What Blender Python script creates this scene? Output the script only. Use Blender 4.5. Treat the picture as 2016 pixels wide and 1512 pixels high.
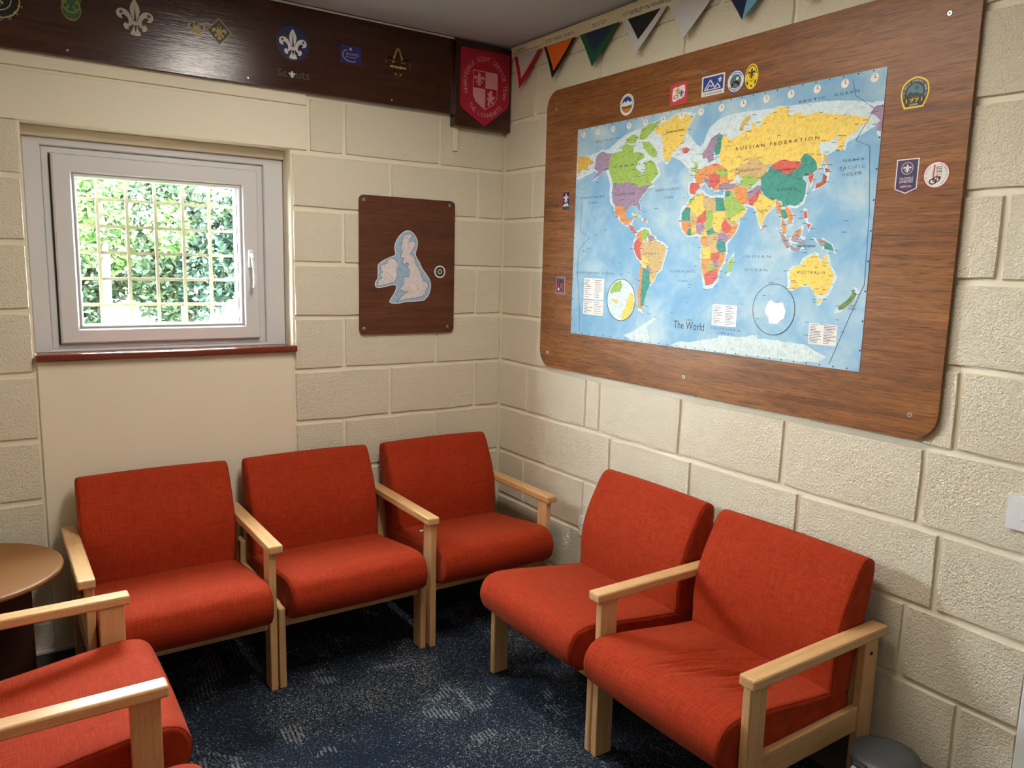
import bpy, bmesh, math, random
from mathutils import Matrix, Vector
from mathutils.geometry import tessellate_polygon

# ------------------------------------------------------------------ scene, camera, world, exposure
for o in list(bpy.data.objects):
    bpy.data.objects.remove(o)
sc = bpy.context.scene
COL = sc.collection
random.seed(7)

cam_data = bpy.data.cameras.new('camera')
cam = bpy.data.objects.new('camera', cam_data)
COL.objects.link(cam)
cam_data.sensor_fit = 'HORIZONTAL'
cam_data.sensor_width = 36.0
cam_data.lens = 1526.149 / 2016 * 36
cam_data.clip_start = 0.02
_r = Vector((0.82792530, -0.56028346, 0.02494271))
_u = Vector((0.06371600, 0.13815230, 0.98835935))
_f = Vector((0.55720729, 0.81669847, -0.15007881))
M = Matrix.Identity(4)
for i in range(3):
    M[i][0] = _r[i]; M[i][1] = _u[i]; M[i][2] = -_f[i]
M.translation = Vector((-2.10367, -3.19300, 1.52582))
cam.matrix_world = M
sc.camera = cam

SKY = 96.0
PANEL = 30.0
PANEL_FILL = 3.0  # strength of the added fill panel
world = bpy.data.worlds.new('overcast_sky')
sc.world = world
world.use_nodes = True
_bg = world.node_tree.nodes['Background']
_bg.inputs['Color'].default_value = (0.86, 0.95, 1.0, 1)
_bg.inputs['Strength'].default_value = SKY

vs = sc.view_settings
vs.view_transform = 'Standard'
vs.look = 'None'
vs.gamma = 1
vs.use_curve_mapping = False
vs.exposure = 0.22

# ------------------------------------------------------------------ materials
def srgb(r, g, b):
    def c(v):
        v /= 255.0
        return v / 12.92 if v <= 0.04045 else ((v + 0.055) / 1.055) ** 2.4
    return (c(r), c(g), c(b), 1)

class NT:
    def __init__(s, name, rough=0.5, spec=0.5):
        s.m = bpy.data.materials.new(name); s.m.use_nodes = True
        s.t = s.m.node_tree; s.n = s.t.nodes
        s.b = s.n['Principled BSDF']
        s.b.inputs['Roughness'].default_value = rough
        s.b.inputs['Specular IOR Level'].default_value = spec
    def new(s, typ, **kw):
        n = s.n.new(typ)
        for k, v in kw.items(): setattr(n, k, v)
        return n
    def link(s, a, b): s.t.links.new(a, b)
    def coord(s, kind='Object', scale=(1, 1, 1), rot=(0, 0, 0)):
        if kind == 'Position':
            src = s.new('ShaderNodeNewGeometry').outputs['Position']
        else:
            src = s.new('ShaderNodeTexCoord').outputs[kind]
        mp = s.new('ShaderNodeMapping')
        mp.inputs['Scale'].default_value = scale
        mp.inputs['Rotation'].default_value = rot
        s.link(src, mp.inputs['Vector'])
        return mp.outputs['Vector']
    def noise(s, vec, scale, detail=2, rough=0.5, dist=0.0):
        n = s.new('ShaderNodeTexNoise')
        n.inputs['Scale'].default_value = scale; n.inputs['Detail'].default_value = detail
        n.inputs['Roughness'].default_value = rough; n.inputs['Distortion'].default_value = dist
        s.link(vec, n.inputs['Vector'])
        return n.outputs['Fac']
    def ramp(s, fac, stops):
        r = s.new('ShaderNodeValToRGB'); e = r.color_ramp.elements
        while len(e) > 1: e.remove(e[-1])
        e[0].position, e[0].color = stops[0]
        for p, c in stops[1:]:
            x = e.new(p); x.color = c
        s.link(fac, r.inputs['Fac'])
        return r.outputs['Color']
    def math(s, op, a, b=None):
        n = s.new('ShaderNodeMath', operation=op)
        for i, v in enumerate((a, b)):
            if v is None: continue
            if isinstance(v, (int, float)): n.inputs[i].default_value = v
            else: s.link(v, n.inputs[i])
        return n.outputs[0]
    def mix(s, fac, a, b, typ='MIX'):
        n = s.new('ShaderNodeMix', data_type='RGBA', blend_type=typ)
        for sock, v in ((n.inputs[0], fac), (n.inputs[6], a), (n.inputs[7], b)):
            if isinstance(v, (int, float)): sock.default_value = v
            elif isinstance(v, tuple): sock.default_value = v
            else: s.link(v, sock)
        return n.outputs[2]
    def color(s, c):
        if isinstance(c, tuple): s.b.inputs['Base Color'].default_value = c
        else: s.link(c, s.b.inputs['Base Color'])
    def rough(s, c): s.link(c, s.b.inputs['Roughness'])
    def bump(s, h, dist=0.002, strength=1.0):
        n = s.new('ShaderNodeBump')
        n.inputs['Distance'].default_value = dist; n.inputs['Strength'].default_value = strength
        s.link(h, n.inputs['Height']); s.link(n.outputs['Normal'], s.b.inputs['Normal'])

def m_plain(name, col, rough=0.5, spec=0.4, var=0.06, metal=0.0):
    t = NT(name, rough, spec)
    v = t.coord('Object')
    n = t.noise(v, 60, 3)
    c2 = tuple(min(1, x * (1 - var * 2)) for x in col[:3]) + (1,)
    t.color(t.mix(n, col, c2))
    t.b.inputs['Metallic'].default_value = metal
    return t.m

def m_paint(name, col, pit=0.0062, coarse=True):
    t = NT(name, 0.55, 0.35)
    v = t.coord('Position')
    big = t.noise(v, 2.2, 3)
    c2 = tuple(x * 0.93 for x in col[:3]) + (1,)
    t.color(t.mix(big, col, c2))
    if coarse:
        a = t.noise(v, 130, 4, 0.62, 0.6)
        vo = t.new('ShaderNodeTexVoronoi'); vo.inputs['Scale'].default_value = 95
        t.link(v, vo.inputs['Vector'])
        pits = t.math('MINIMUM', vo.outputs['Distance'], 0.32)
        mask = t.noise(v, 5, 2)
        h = t.math('ADD', t.math('MULTIPLY', a, 1.0), t.math('MULTIPLY', pits, t.math('MULTIPLY', mask, 1.5)))
        t.bump(h, pit, 1.0)
    else:
        t.bump(t.math('ADD', t.noise(v, 25, 3), t.math('MULTIPLY', t.noise(v, 300, 2), 0.25)), pit * 0.6, 0.6)
    return t.m

def m_wood(name, dark, mid, light, axis='X', rough=0.4, spec=0.5, fine=1.0, bump=0.0004, blotch=0.5, streak=0.0):
    t = NT(name, rough, spec)
    lo, hi = 2.4, 70.0 * fine
    s = {'X': (lo, hi, hi), 'Y': (hi, lo, hi), 'Z': (hi, hi, lo)}[axis]
    s2 = {'X': (2.2, 7, 7), 'Y': (7, 2.2, 7), 'Z': (7, 7, 2.2)}[axis]
    s3 = {'X': (22, 420 * fine, 420 * fine), 'Y': (420 * fine, 22, 420 * fine), 'Z': (420 * fine, 420 * fine, 22)}[axis]
    g = t.noise(t.coord('Object', s), 1.0, 5, 0.65, 0.6)
    b = t.noise(t.coord('Object', s2), 1.0, 3, 0.6, 1.2)
    f = t.noise(t.coord('Object', s3), 1.0, 2, 0.5)
    k = t.math('ADD', t.math('MULTIPLY', g, 1.0 - blotch * 0.5), t.math('MULTIPLY', b, blotch * 0.5))
    k = t.math('ADD', t.math('MULTIPLY', k, 0.72), t.math('MULTIPLY', f, 0.28))
    col = t.ramp(k, [(0.30, dark), (0.50, mid), (0.70, light)])
    if streak:
        s4 = {'X': (14, 300, 300), 'Y': (300, 14, 300), 'Z': (300, 300, 14)}[axis]
        q = t.noise(t.coord('Object', s4), 1.0, 2, 0.5, 0.3)
        q = t.math('MINIMUM', t.math('MAXIMUM', t.math('MULTIPLY', t.math('SUBTRACT', q, 0.56), 9.0), 0.0), 1.0)
        col = t.mix(t.math('MULTIPLY', q, streak), col, tuple(x * 0.45 for x in dark[:3]) + (1,))
    t.color(col)
    t.bump(t.math('ADD', g, t.math('MULTIPLY', f, 0.6)), bump, 0.6)
    return t.m

CREAM = (0.81, 0.742, 0.592, 1)
MT = {}
MT['block'] = m_paint('painted_block', CREAM)
MT['mortar'] = m_paint('painted_mortar', tuple(x * 1.0 for x in CREAM[:3]) + (1,), 0.0008, False)
MT['smooth'] = m_paint('painted_plaster', CREAM, 0.0006, False)
MT['ceiling'] = m_paint('ceiling_paint', (0.50, 0.54, 0.62, 1), 0.0005, False)
MT['fascia'] = m_wood('varnished_mahogany', srgb(36, 15, 9), srgb(58, 27, 16), srgb(78, 40, 24), 'X', 0.20, 0.45, 0.7, 0.0008, 0.8)
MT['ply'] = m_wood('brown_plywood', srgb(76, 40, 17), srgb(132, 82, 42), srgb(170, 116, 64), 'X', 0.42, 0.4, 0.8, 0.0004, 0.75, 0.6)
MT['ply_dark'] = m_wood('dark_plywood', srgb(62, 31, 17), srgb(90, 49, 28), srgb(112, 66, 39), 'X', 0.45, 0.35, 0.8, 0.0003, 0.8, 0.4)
MT['ply_edge'] = m_plain('plywood_edge', srgb(70, 45, 28), 0.6)
MT['sill'] = m_wood('sill_mahogany', srgb(70, 22, 12), srgb(104, 38, 22), srgb(124, 50, 30), 'X', 0.18, 0.6, 0.6)
for ax in 'XYZ':
    MT['beech' + ax] = m_wood('beech_' + ax, srgb(184, 138, 90), srgb(209, 166, 116), srgb(222, 184, 137), ax, 0.34, 0.5, 0.8, 0.0001, 0.4)
MT['beech_end'] = m_plain('beech_end', srgb(170, 125, 82), 0.5)
MT['upvc'] = m_plain('white_plastic_frame', (0.66, 0.66, 0.68, 1), 0.3, 0.5, 0.01)
MT['gasket'] = m_plain('dark_gasket', (0.05, 0.05, 0.05, 1), 0.6)
MT['white_paint'] = m_plain('white_gloss', (0.80, 0.80, 0.80, 1), 0.3, 0.5, 0.02)
MT['plastic'] = m_plain('white_plastic', (0.80, 0.80, 0.84, 1), 0.3, 0.5, 0.01)
MT['dark_hole'] = m_plain('dark_hole', (0.012, 0.012, 0.012, 1), 0.7)
MT['steel'] = m_plain('screw_steel', (0.62, 0.60, 0.56, 1), 0.32, 0.5, 0.1, 0.9)
MT['steel_dark'] = m_plain('screw_recess', (0.10, 0.09, 0.08, 1), 0.5)
MT['table'] = m_plain('brown_laminate', srgb(136, 90, 46), 0.55, 0.4, 0.04)
MT['table_edge'] = m_plain('brown_edge', srgb(120, 76, 40), 0.5)
MT['table_base'] = m_plain('dark_brown_laminate', srgb(62, 36, 24), 0.5)
MT['skirt'] = m_plain('grey_skirting', (0.10, 0.09, 0.08, 1), 0.5)
MT['skirt_lit_top'] = m_plain('skirting_lit_ledge', (0.62, 0.58, 0.52, 1), 0.5)  # light falling on the skirting's top edge, put into a paler colour
MT['bin'] = m_plain('dark_grey_plastic', (0.055, 0.058, 0.062, 1), 0.42, 0.4)
MT['bin_body'] = m_plain('charcoal_plastic', (0.03, 0.03, 0.033, 1), 0.5)
MT['bag'] = m_plain('pale_green_bag', (0.55, 0.72, 0.66, 1), 0.35, 0.5)
MT['grille'] = m_plain('cream_metal', (0.1220, 0.0991, 0.0533, 1), 0.5)
MT['trunk_bark'] = m_plain('pale_bark', (0.0572, 0.0490, 0.0388, 1), 0.8)
MT['lawn'] = m_plain('lawn', (0.0458, 0.0617, 0.0228, 1), 0.9, 0.1, 0.3)
MT['post'] = m_plain('grey_post', (0.0412, 0.0503, 0.0549, 1), 0.8)
MT['stone'] = m_plain('pale_stone', (0.1021, 0.0980, 0.0939, 1), 0.8)

def m_leaf(name, a, b, c):
    t = NT(name, 0.5, 0.3)
    v = t.coord('Position')
    t.color(t.ramp(t.noise(v, 7, 3), [(0.35, a), (0.52, b), (0.70, c)]))
    return t.m
MT['leafA'] = m_leaf('leaf_bright', (0.0187, 0.0454, 0.0065, 1), (0.0320, 0.0668, 0.0118, 1), (0.0534, 0.0853, 0.0213, 1))
MT['leafB'] = m_leaf('leaf_mid', (0.0139, 0.0320, 0.0139, 1), (0.0241, 0.0454, 0.0204, 1), (0.0454, 0.0427, 0.0171, 1))
MT['leafC'] = m_leaf('leaf_blue', (0.0128, 0.0295, 0.0192, 1), (0.0213, 0.0427, 0.0295, 1), (0.0401, 0.0454, 0.0213, 1))

def m_fabric():
    t = NT('orange_woven_fabric', 0.85, 0.15)
    a = t.noise(t.coord('Object', (25, 520, 520)), 1.0, 2)
    b = t.noise(t.coord('Object', (520, 25, 25)), 1.0, 2)
    c = t.noise(t.coord('Object', (9, 9, 9)), 1.0, 2)
    k = t.math('ADD', t.math('MULTIPLY', a, 0.5), t.math('MULTIPLY', b, 0.5))
    k = t.math('ADD', k, t.math('MULTIPLY', t.math('SUBTRACT', c, 0.5), 0.08))
    t.color(t.ramp(k, [(0.32, (0.225, 0.016, 0.003, 1)), (0.5, (0.310, 0.026, 0.006, 1)), (0.68, (0.40, 0.044, 0.011, 1))]))
    t.b.inputs['Sheen Weight'].default_value = 0.12
    t.b.inputs['Sheen Roughness'].default_value = 0.4
    t.b.inputs['Sheen Tint'].default_value = (1, 0.5, 0.3, 1)
    t.bump(k, 0.0006, 0.6)
    return t.m
MT['fabric'] = m_fabric()
MT['seam'] = m_plain('seam_thread', (0.26, 0.028, 0.008, 1), 0.9, 0.1)

def m_carpet():
    t = NT('navy_fleck_carpet', 0.95, 0.08)
    v = t.coord('Position')
    fl = t.noise(t.coord('Position', (1, 1, 1), (0, 0, 0.5)), 165, 3, 0.6, 1.5)
    big = t.noise(v, 3.2, 3, 0.55, 0.4)
    patch = t.noise(v, 6.5, 2, 0.5, 0.8)
    wv = t.new('ShaderNodeTexWave', wave_type='BANDS', bands_direction='X')
    wv.inputs['Scale'].default_value = 22; wv.inputs['Distortion'].default_value = 1.4
    wv.inputs['Detail'].default_value = 2; wv.inputs['Detail Scale'].default_value = 6
    t.link(t.coord('Position', (1, 1, 1), (0, 0, 0.10)), wv.inputs['Vector'])
    dash = t.noise(t.coord('Position', (110, 30, 30), (0, 0, 0.10)), 1.0, 2)
    stripe = t.math('MULTIPLY', t.math('MULTIPLY', t.math('GREATER_THAN', patch, 0.63), t.math('SUBTRACT', wv.outputs['Fac'], 0.35)), dash)
    thr = t.math('SUBTRACT', 0.700, t.math('MULTIPLY', big, 0.25))
    fleck = t.math('MULTIPLY', t.math('SUBTRACT', fl, thr), 9.0)
    fleck = t.math('MAXIMUM', fleck, 0.0)
    k = t.math('MINIMUM', t.math('ADD', t.math('MULTIPLY', fleck, 0.9), t.math('MAXIMUM', t.math('MULTIPLY', stripe, 0.95), 0.0)), 1.0)
    base = t.mix(t.noise(v, 320, 2), (0.0045, 0.008, 0.016, 1), (0.018, 0.028, 0.049, 1))
    t.color(t.mix(k, base, (0.50, 0.53, 0.56, 1)))
    t.bump(t.math('ADD', fl, t.noise(v, 500, 2)), 0.004, 0.7)
    return t.m
MT['carpet'] = m_carpet()

def m_glass():
    t = NT('window_glass', 0.02)
    n = t.n; out = n['Material Output']; n.remove(t.b)
    tr = t.new('ShaderNodeBsdfTransparent'); tr.inputs[0].default_value = (0.96, 0.985, 0.97, 1)
    gl = t.new('ShaderNodeBsdfGlossy'); gl.inputs['Roughness'].default_value = 0.02
    mx = t.new('ShaderNodeMixShader'); mx.inputs[0].default_value = 0.05
    t.link(tr.outputs[0], mx.inputs[1]); t.link(gl.outputs[0], mx.inputs[2]); t.link(mx.outputs[0], out.inputs['Surface'])
    return t.m
MT['glass'] = m_glass()

def m_emit(name, col, s):
    t = NT(name)
    t.b.inputs['Base Color'].default_value = (0.8, 0.8, 0.8, 1)
    t.b.inputs['Emission Color'].default_value = col
    t.b.inputs['Emission Strength'].default_value = s
    return t.m
MT['diffuser'] = m_emit('lamp_diffuser', (1.0, 0.935, 0.83, 1), PANEL)
MT['diffuser_fill'] = m_emit('added_fill_diffuser', (1.0, 0.935, 0.83, 1), PANEL_FILL)

def ink(name, r, g, b, rough=0.4):
    if name not in MT: MT[name] = m_plain('ink_' + name, srgb(r, g, b), rough, 0.4, 0.03)
    return MT[name]
for nm, c in dict(white=(226, 222, 220), silver=(178, 168, 152), black=(20, 19, 20), navy=(28, 30, 78), blue=(44, 66, 150),
                  royal=(40, 36, 112), gold=(176, 150, 62), darkgold=(182, 154, 84), yellow=(232, 200, 40), red=(178, 26, 44),
                  crimson=(165, 24, 52), pink=(214, 150, 156), green=(16, 78, 46), lime=(112, 112, 44), orange=(226, 100, 24),
                  sky=(110, 170, 205), grey=(66, 64, 66), plum=(62, 48, 92), salmon=(196, 66, 76), teal=(60, 120, 130),
                  leafy=(74, 112, 60), mapwhite=(225, 228, 232), paper=(232, 226, 224), text=(30, 34, 60), textblue=(58, 92, 130),
                  pennant_white=(205, 202, 206), lath=(226, 212, 182), labelpaper=(236, 226, 204), pennant_sky=(110, 165, 195),
                  pennant_navy=(24, 34, 70)).items():
    ink(nm, *c)

def m_map(name, r, g, b):
    t = NT(name, 0.6, 0.15)
    v = t.coord('Object')
    n = t.noise(v, 70, 4, 0.7, 0.8)
    c = srgb(r, g, b)
    d = tuple(x * 0.80 for x in c[:3]) + (1,)
    e = tuple(min(1, x * 1.12) for x in c[:3]) + (1,)
    lines = t.noise(v, 190, 2, 0.5, 2.0)
    col = t.ramp(n, [(0.34, d), (0.5, c), (0.68, e)])
    t.color(t.mix(t.math('MULTIPLY', t.math('GREATER_THAN', lines, 0.66), 0.35), col, srgb(70, 60, 60)))
    return t.m
for nm, c in dict(purple=(160, 138, 166), ochre=(214, 176, 92), green=(158, 190, 98), yellow=(234, 204, 108), red=(208, 104, 96),
                  orange=(220, 150, 96), tan=(206, 176, 128), teal=(78, 150, 140), mauve=(166, 148, 156), olive=(118, 138, 88),
                  brick=(178, 92, 70), ice=(212, 226, 228)).items():
    MT['map_' + nm] = m_map('map_' + nm, *c)

def m_ocean():
    t = NT('map_ocean', 0.6, 0.15)
    v = t.coord('Object')
    a = t.noise(v, 3.4, 5, 0.6, 0.5)
    b = t.noise(v, 11, 4, 0.6, 0.8)
    k = t.math('ADD', t.math('MULTIPLY', a, 0.75), t.math('MULTIPLY', b, 0.25))
    t.color(t.ramp(k, [(0.32, srgb(112, 164, 206)), (0.46, srgb(138, 180, 212)), (0.54, srgb(164, 196, 216)), (0.68, srgb(198, 214, 220))]))
    return t.m
MT['map_ocean'] = m_ocean()
MT['map_shelf'] = m_map('map_shelf', 205, 222, 232)
MT['uk_sea'] = m_map('uk_sea', 158, 190, 216)
MT['uk_land'] = m_map('uk_land', 222, 214, 216)

# ------------------------------------------------------------------ geometry helpers
def link(o, parent=None):
    COL.objects.link(o)
    if parent is not None: o.parent = parent
    return o

def tag(o, label=None, cat=None, group=None, kind=None):
    if label: o['label'] = label
    if cat: o['category'] = cat
    if group: o['group'] = group
    if kind: o['kind'] = kind
    return o

def empty(name, mat=None, loc=None, rz=0):
    o = bpy.data.objects.new(name, None); COL.objects.link(o)
    o.empty_display_size = 0.1
    if mat is not None: o.matrix_world = mat
    if loc is not None: o.location = loc; o.rotation_euler = (0, 0, rz)
    return o

def mesh(name, verts, faces, mat=None, smooth=False):
    me = bpy.data.meshes.new(name)
    me.from_pydata([tuple(v) for v in verts], [], faces)
    if mat is not None: me.materials.append(mat)
    if smooth:
        for p in me.polygons: p.use_smooth = True
    me.update()
    return me

def obj(name, me, parent=None, mat=None):
    o = bpy.data.objects.new(name, me)
    link(o, parent)
    if mat is not None: o.matrix_world = mat
    return o

def bm_to(bm, name, mat, smooth=False, autosmooth=None):
    bmesh.ops.recalc_face_normals(bm, faces=bm.faces)
    me = bpy.data.meshes.new(name); bm.to_mesh(me); bm.free()
    if isinstance(mat, (list, tuple)):
        for m in mat: me.materials.append(m)
    else: me.materials.append(mat)
    if smooth:
        for p in me.polygons: p.use_smooth = True
    return me

def bm_box(bm, c0, c1, bevel=0.0, seg=2):
    tb = bmesh.new()
    bmesh.ops.create_cube(tb, size=1.0)
    for v in tb.verts:
        v.co = Vector([c0[i] + (c1[i] - c0[i]) * (v.co[i] + 0.5) for i in range(3)])
    if bevel: bmesh.ops.bevel(tb, geom=list(tb.edges), offset=bevel, segments=seg, affect='EDGES', profile=0.5)
    tm = bpy.data.meshes.new('tmp'); tb.to_mesh(tm); tb.free()
    bm.from_mesh(tm); bpy.data.meshes.remove(tm)

def boxes(name, lst, mat, parent=None, bevel=0.0, seg=2, M=None):
    bm = bmesh.new()
    for c0, c1 in lst: bm_box(bm, c0, c1, bevel, seg)
    return obj(name, bm_to(bm, name, mat), parent, M)

def box(name, c0, c1, mat, parent=None, bevel=0.0, seg=2, M=None):
    return boxes(name, [(c0, c1)], mat, parent, bevel, seg, M)

def cyl_mesh(name, r, h, mat, n=24, r2=None, smooth=False):
    bm = bmesh.new()
    bmesh.ops.create_cone(bm, cap_ends=True, segments=n, radius1=r, radius2=r if r2 is None else r2, depth=h)
    bmesh.ops.translate(bm, verts=bm.verts, vec=(0, 0, h / 2))
    return bm_to(bm, name, mat, smooth)

def lathe(name, prof, mat, n=40, parent=None, M=None, smooth=True):
    vs_, fs = [], []
    for i in range(n):
        a = 2 * math.pi * i / n
        for r, z in prof: vs_.append((r * math.cos(a), r * math.sin(a), z))
    k = len(prof)
    for i in range(n):
        j = (i + 1) % n
        for q in range(k - 1): fs.append((i * k + q, j * k + q, j * k + q + 1, i * k + q + 1))
    fs.append(tuple(i * k for i in range(n))[::-1]); fs.append(tuple(i * k + k - 1 for i in range(n)))
    return obj(name, mesh(name, vs_, fs, mat, smooth), parent, M)

def spline(pts, per=6, closed=True):
    out = []; n = len(pts)
    for i in range(n if closed else n - 1):
        p0, p1, p2, p3 = (pts[(i - 1) % n], pts[i], pts[(i + 1) % n], pts[(i + 2) % n]) if closed else \
            (pts[max(i - 1, 0)], pts[i], pts[i + 1], pts[min(i + 2, n - 1)])
        for k in range(per):
            t = k / per
            out.append(tuple(0.5 * ((2 * p1[j]) + (-p0[j] + p2[j]) * t + (2 * p0[j] - 5 * p1[j] + 4 * p2[j] - p3[j]) * t * t
                             + (-p0[j] + 3 * p1[j] - 3 * p2[j] + p3[j]) * t ** 3) for j in range(len(p1))))
    if not closed: out.append(tuple(pts[-1]))
    return out

def tube(name, pts, r, mat, parent=None, n=6, closed=False, M=None):
    vs_, fs = [], []; P = [Vector(p) for p in pts]; m = len(P)
    for i, p in enumerate(P):
        a = P[(i - 1) % m] if (closed or i > 0) else P[i]
        b = P[(i + 1) % m] if (closed or i < m - 1) else P[i]
        d = (b - a).normalized()
        s = d.orthogonal() if i == 0 else (s - d * s.dot(d))
        s = s.normalized(); q = d.cross(s)
        rr = r[i] if isinstance(r, (list, tuple)) else r
        for k in range(n):
            an = 2 * math.pi * k / n
            vs_.append(p + (s * math.cos(an) + q * math.sin(an)) * rr)
    for i in range(m if closed else m - 1):
        j = (i + 1) % m
        for k in range(n): fs.append((i * n + k, i * n + (k + 1) % n, j * n + (k + 1) % n, j * n + k))
    if not closed:
        fs.append(tuple(range(n))[::-1]); fs.append(tuple((m - 1) * n + k for k in range(n)))
    return obj(name, mesh(name, vs_, fs, mat, True), parent, M)

def area(p):
    return 0.5 * sum(p[i][0] * p[(i + 1) % len(p)][1] - p[(i + 1) % len(p)][0] * p[i][1] for i in range(len(p)))

def plate_data(polys, z0, z1):
    vs_, fs = [], []
    for p in polys:
        p = [tuple(q[:2]) for q in p]
        if area(p) < 0: p = p[::-1]
        b = len(vs_); n = len(p)
        vs_ += [(x, y, z1) for x, y in p] + [(x, y, z0) for x, y in p]
        for t in tessellate_polygon([[Vector((x, y, 0)) for x, y in p]]):
            a_, b_, c_ = [Vector(p[i]) for i in t]
            cr = (b_.x - a_.x) * (c_.y - a_.y) - (b_.y - a_.y) * (c_.x - a_.x)
            t = t if cr > 0 else t[::-1]
            fs.append(tuple(b + i for i in t))
        for i in range(n): fs.append((b + i, b + n + i, b + n + (i + 1) % n, b + (i + 1) % n))
    return vs_, fs

def plate(name, polys, z0, z1, mat, parent=None, M=None):
    """flat cut shapes in the local XY plane, from z0 to z1 (Z points into the room)"""
    if polys and not hasattr(polys[0][0], '__len__'): polys = [polys]
    v, f = plate_data(polys, z0, z1)
    return obj(name, mesh(name, v, f, mat), parent, M)

def circ(cx, cy, rx, ry=None, n=36, a0=0):
    ry = rx if ry is None else ry
    return [(cx + rx * math.cos(a0 + 2 * math.pi * i / n), cy + ry * math.sin(a0 + 2 * math.pi * i / n)) for i in range(n)]

def rect(x0, y0, x1, y1, r=0.0, n=5):
    if not r: return [(x0, y0), (x1, y0), (x1, y1), (x0, y1)]
    out = []
    for cx, cy, a in ((x1 - r, y0 + r, -90), (x1 - r, y1 - r, 0), (x0 + r, y1 - r, 90), (x0 + r, y0 + r, 180)):
        for k in range(n + 1):
            t = math.radians(a + 90 * k / n); out.append((cx + r * math.cos(t), cy + r * math.sin(t)))
    return out

def xf(p, s=1.0, dx=0.0, dy=0.0, sx=None):
    return [(x * (sx if sx is not None else s) + dx, y * s + dy) for x, y in p]

def ring(outer, inner):
    """band between two outlines with the same number of points, as quads"""
    n = len(outer)
    return [[outer[i], outer[(i + 1) % n], inner[(i + 1) % n], inner[i]] for i in range(n)]

def WM(wall, u, v, d=0.0):
    m = Matrix.Identity(4)
    if wall == 'R': cols = ((0, -1, 0), (0, 0, 1), (-1, 0, 0)); loc = (-d, -u, v)
    else: cols = ((1, 0, 0), (0, 0, 1), (0, -1, 0)); loc = (u, -d, v)
    for j in range(3):
        for i in range(3): m[i][j] = cols[j][i]
    m.translation = Vector(loc)
    return m

_glyph = {}
def text_data(body, size):
    key = (body, round(size, 5))
    if key in _glyph: return _glyph[key]
    cu = bpy.data.curves.new('txt', 'FONT')
    cu.body = body; cu.size = size; cu.resolution_u = 2
    o = bpy.data.objects.new('txt', cu); COL.objects.link(o)
    dg = bpy.context.evaluated_depsgraph_get()
    me = bpy.data.meshes.new_from_object(o.evaluated_get(dg))
    v = [(q.co.x, q.co.y) for q in me.vertices]; f = [tuple(p.vertices) for p in me.polygons]
    bpy.data.objects.remove(o); bpy.data.curves.remove(cu); bpy.data.meshes.remove(me)
    _glyph[key] = (v, f)
    return v, f

def text(name, body, x0, x1, y0, h, z, mat, parent, M=None, slope=0.0):
    """lettering fitted between x0 and x1, baseline y0, cap height h"""
    v, f = text_data(body, 1.0)
    if not v: return None
    ax, bx = min(q[0] for q in v), max(q[0] for q in v)
    hy = max(q[1] for q in v)
    sx = (x1 - x0) / (bx - ax)
    vv = [(x0 + (x - ax) * sx, y0 + y * h / hy + slope * (x - ax) * sx, z) for x, y in v]
    return obj(name, mesh(name, vv, f, mat), parent, M)

def text_arc(name, body, cx, cy, r, a0, a1, h, z, mat, parent, ry=None, inward=False):
    """letters spread on an arc from angle a0 to a1 (degrees)"""
    ry = r if ry is None else ry
    vs_, fs = [], []; n = len(body)
    for i, ch in enumerate(body):
        if ch == ' ': continue
        v, f = text_data(ch, 1.0)
        ax, bx = min(q[0] for q in v), max(q[0] for q in v)
        a = math.radians(a0 + (a1 - a0) * i / (n - 1))
        px, py = cx + r * math.cos(a), cy + ry * math.sin(a)
        th = a - math.pi / 2 + (math.pi if inward else 0)
        s = h / 0.72
        b = len(vs_)
        for x, y in v:
            X, Y = (x - (ax + bx) / 2) * s * 0.85, (y - (0.72 if inward else 0)) * s if inward else y * s
            vs_.append((px + X * math.cos(th) - Y * math.sin(th), py + X * math.sin(th) + Y * math.cos(th), z))
        fs += [tuple(b + k for k in q) for q in f]
    return obj(name, mesh(name, vs_, fs, mat), parent)

# fleur-de-lis outline, unit height
_FP = [(0, .5), (.09, .36), (.125, .22), (.10, .08), (.05, -.05), (.03, -.13), (-.03, -.13), (-.05, -.05), (-.10, .08), (-.125, .22), (-.09, .36)]
_FS = [(.05, -.13), (.08, -.02), (.15, .11), (.25, .19), (.37, .20), (.46, .12), (.46, .01), (.40, -.06), (.31, -.07), (.34, -.01), (.31, .04), (.24, .02), (.18, -.05), (.15, -.13)]
_FT = [(-.05, -.19), (.05, -.19), (.06, -.31), (.14, -.46), (0, -.5), (-.14, -.46), (-.06, -.31)]
_FC = [(.08, -.19), (.19, -.20), (.26, -.17), (.30, -.26), (.25, -.35), (.16, -.34), (.18, -.28), (.13, -.25)]
_FB = rect(-.17, -.19, .17, -.13)
def fleur(s, dx=0, dy=0, sx=None, thick=False):
    mir = lambda p: [(-x, y) for x, y in p]
    P = [spline(_FP, 3), spline(_FS, 3), mir(spline(_FS, 3)), spline(_FT, 2), spline(_FC, 2), mir(spline(_FC, 2)), _FB]
    return [xf(p, s, dx, dy, sx) for p in P]
def star(cx, cy, r):
    return [(cx + (r if k % 2 == 0 else r * .4) * math.sin(math.pi * k / 5), cy + (r if k % 2 == 0 else r * .4) * math.cos(math.pi * k / 5)) for k in range(10)]
def stroke(pts, w):
    """a line of width w as a list of quads"""
    out = []
    for a, b in zip(pts[:-1], pts[1:]):
        dx, dy = b[0] - a[0], b[1] - a[1]; L = math.hypot(dx, dy) or 1e-9
        nx, ny = -dy / L * w / 2, dx / L * w / 2; ex, ey = dx / L * w * .3, dy / L * w * .3
        out.append([(a[0] - ex + nx, a[1] - ey + ny), (a[0] - ex - nx, a[1] - ey - ny), (b[0] + ex - nx, b[1] + ey - ny), (b[0] + ex + nx, b[1] + ey + ny)])
    return out
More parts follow.
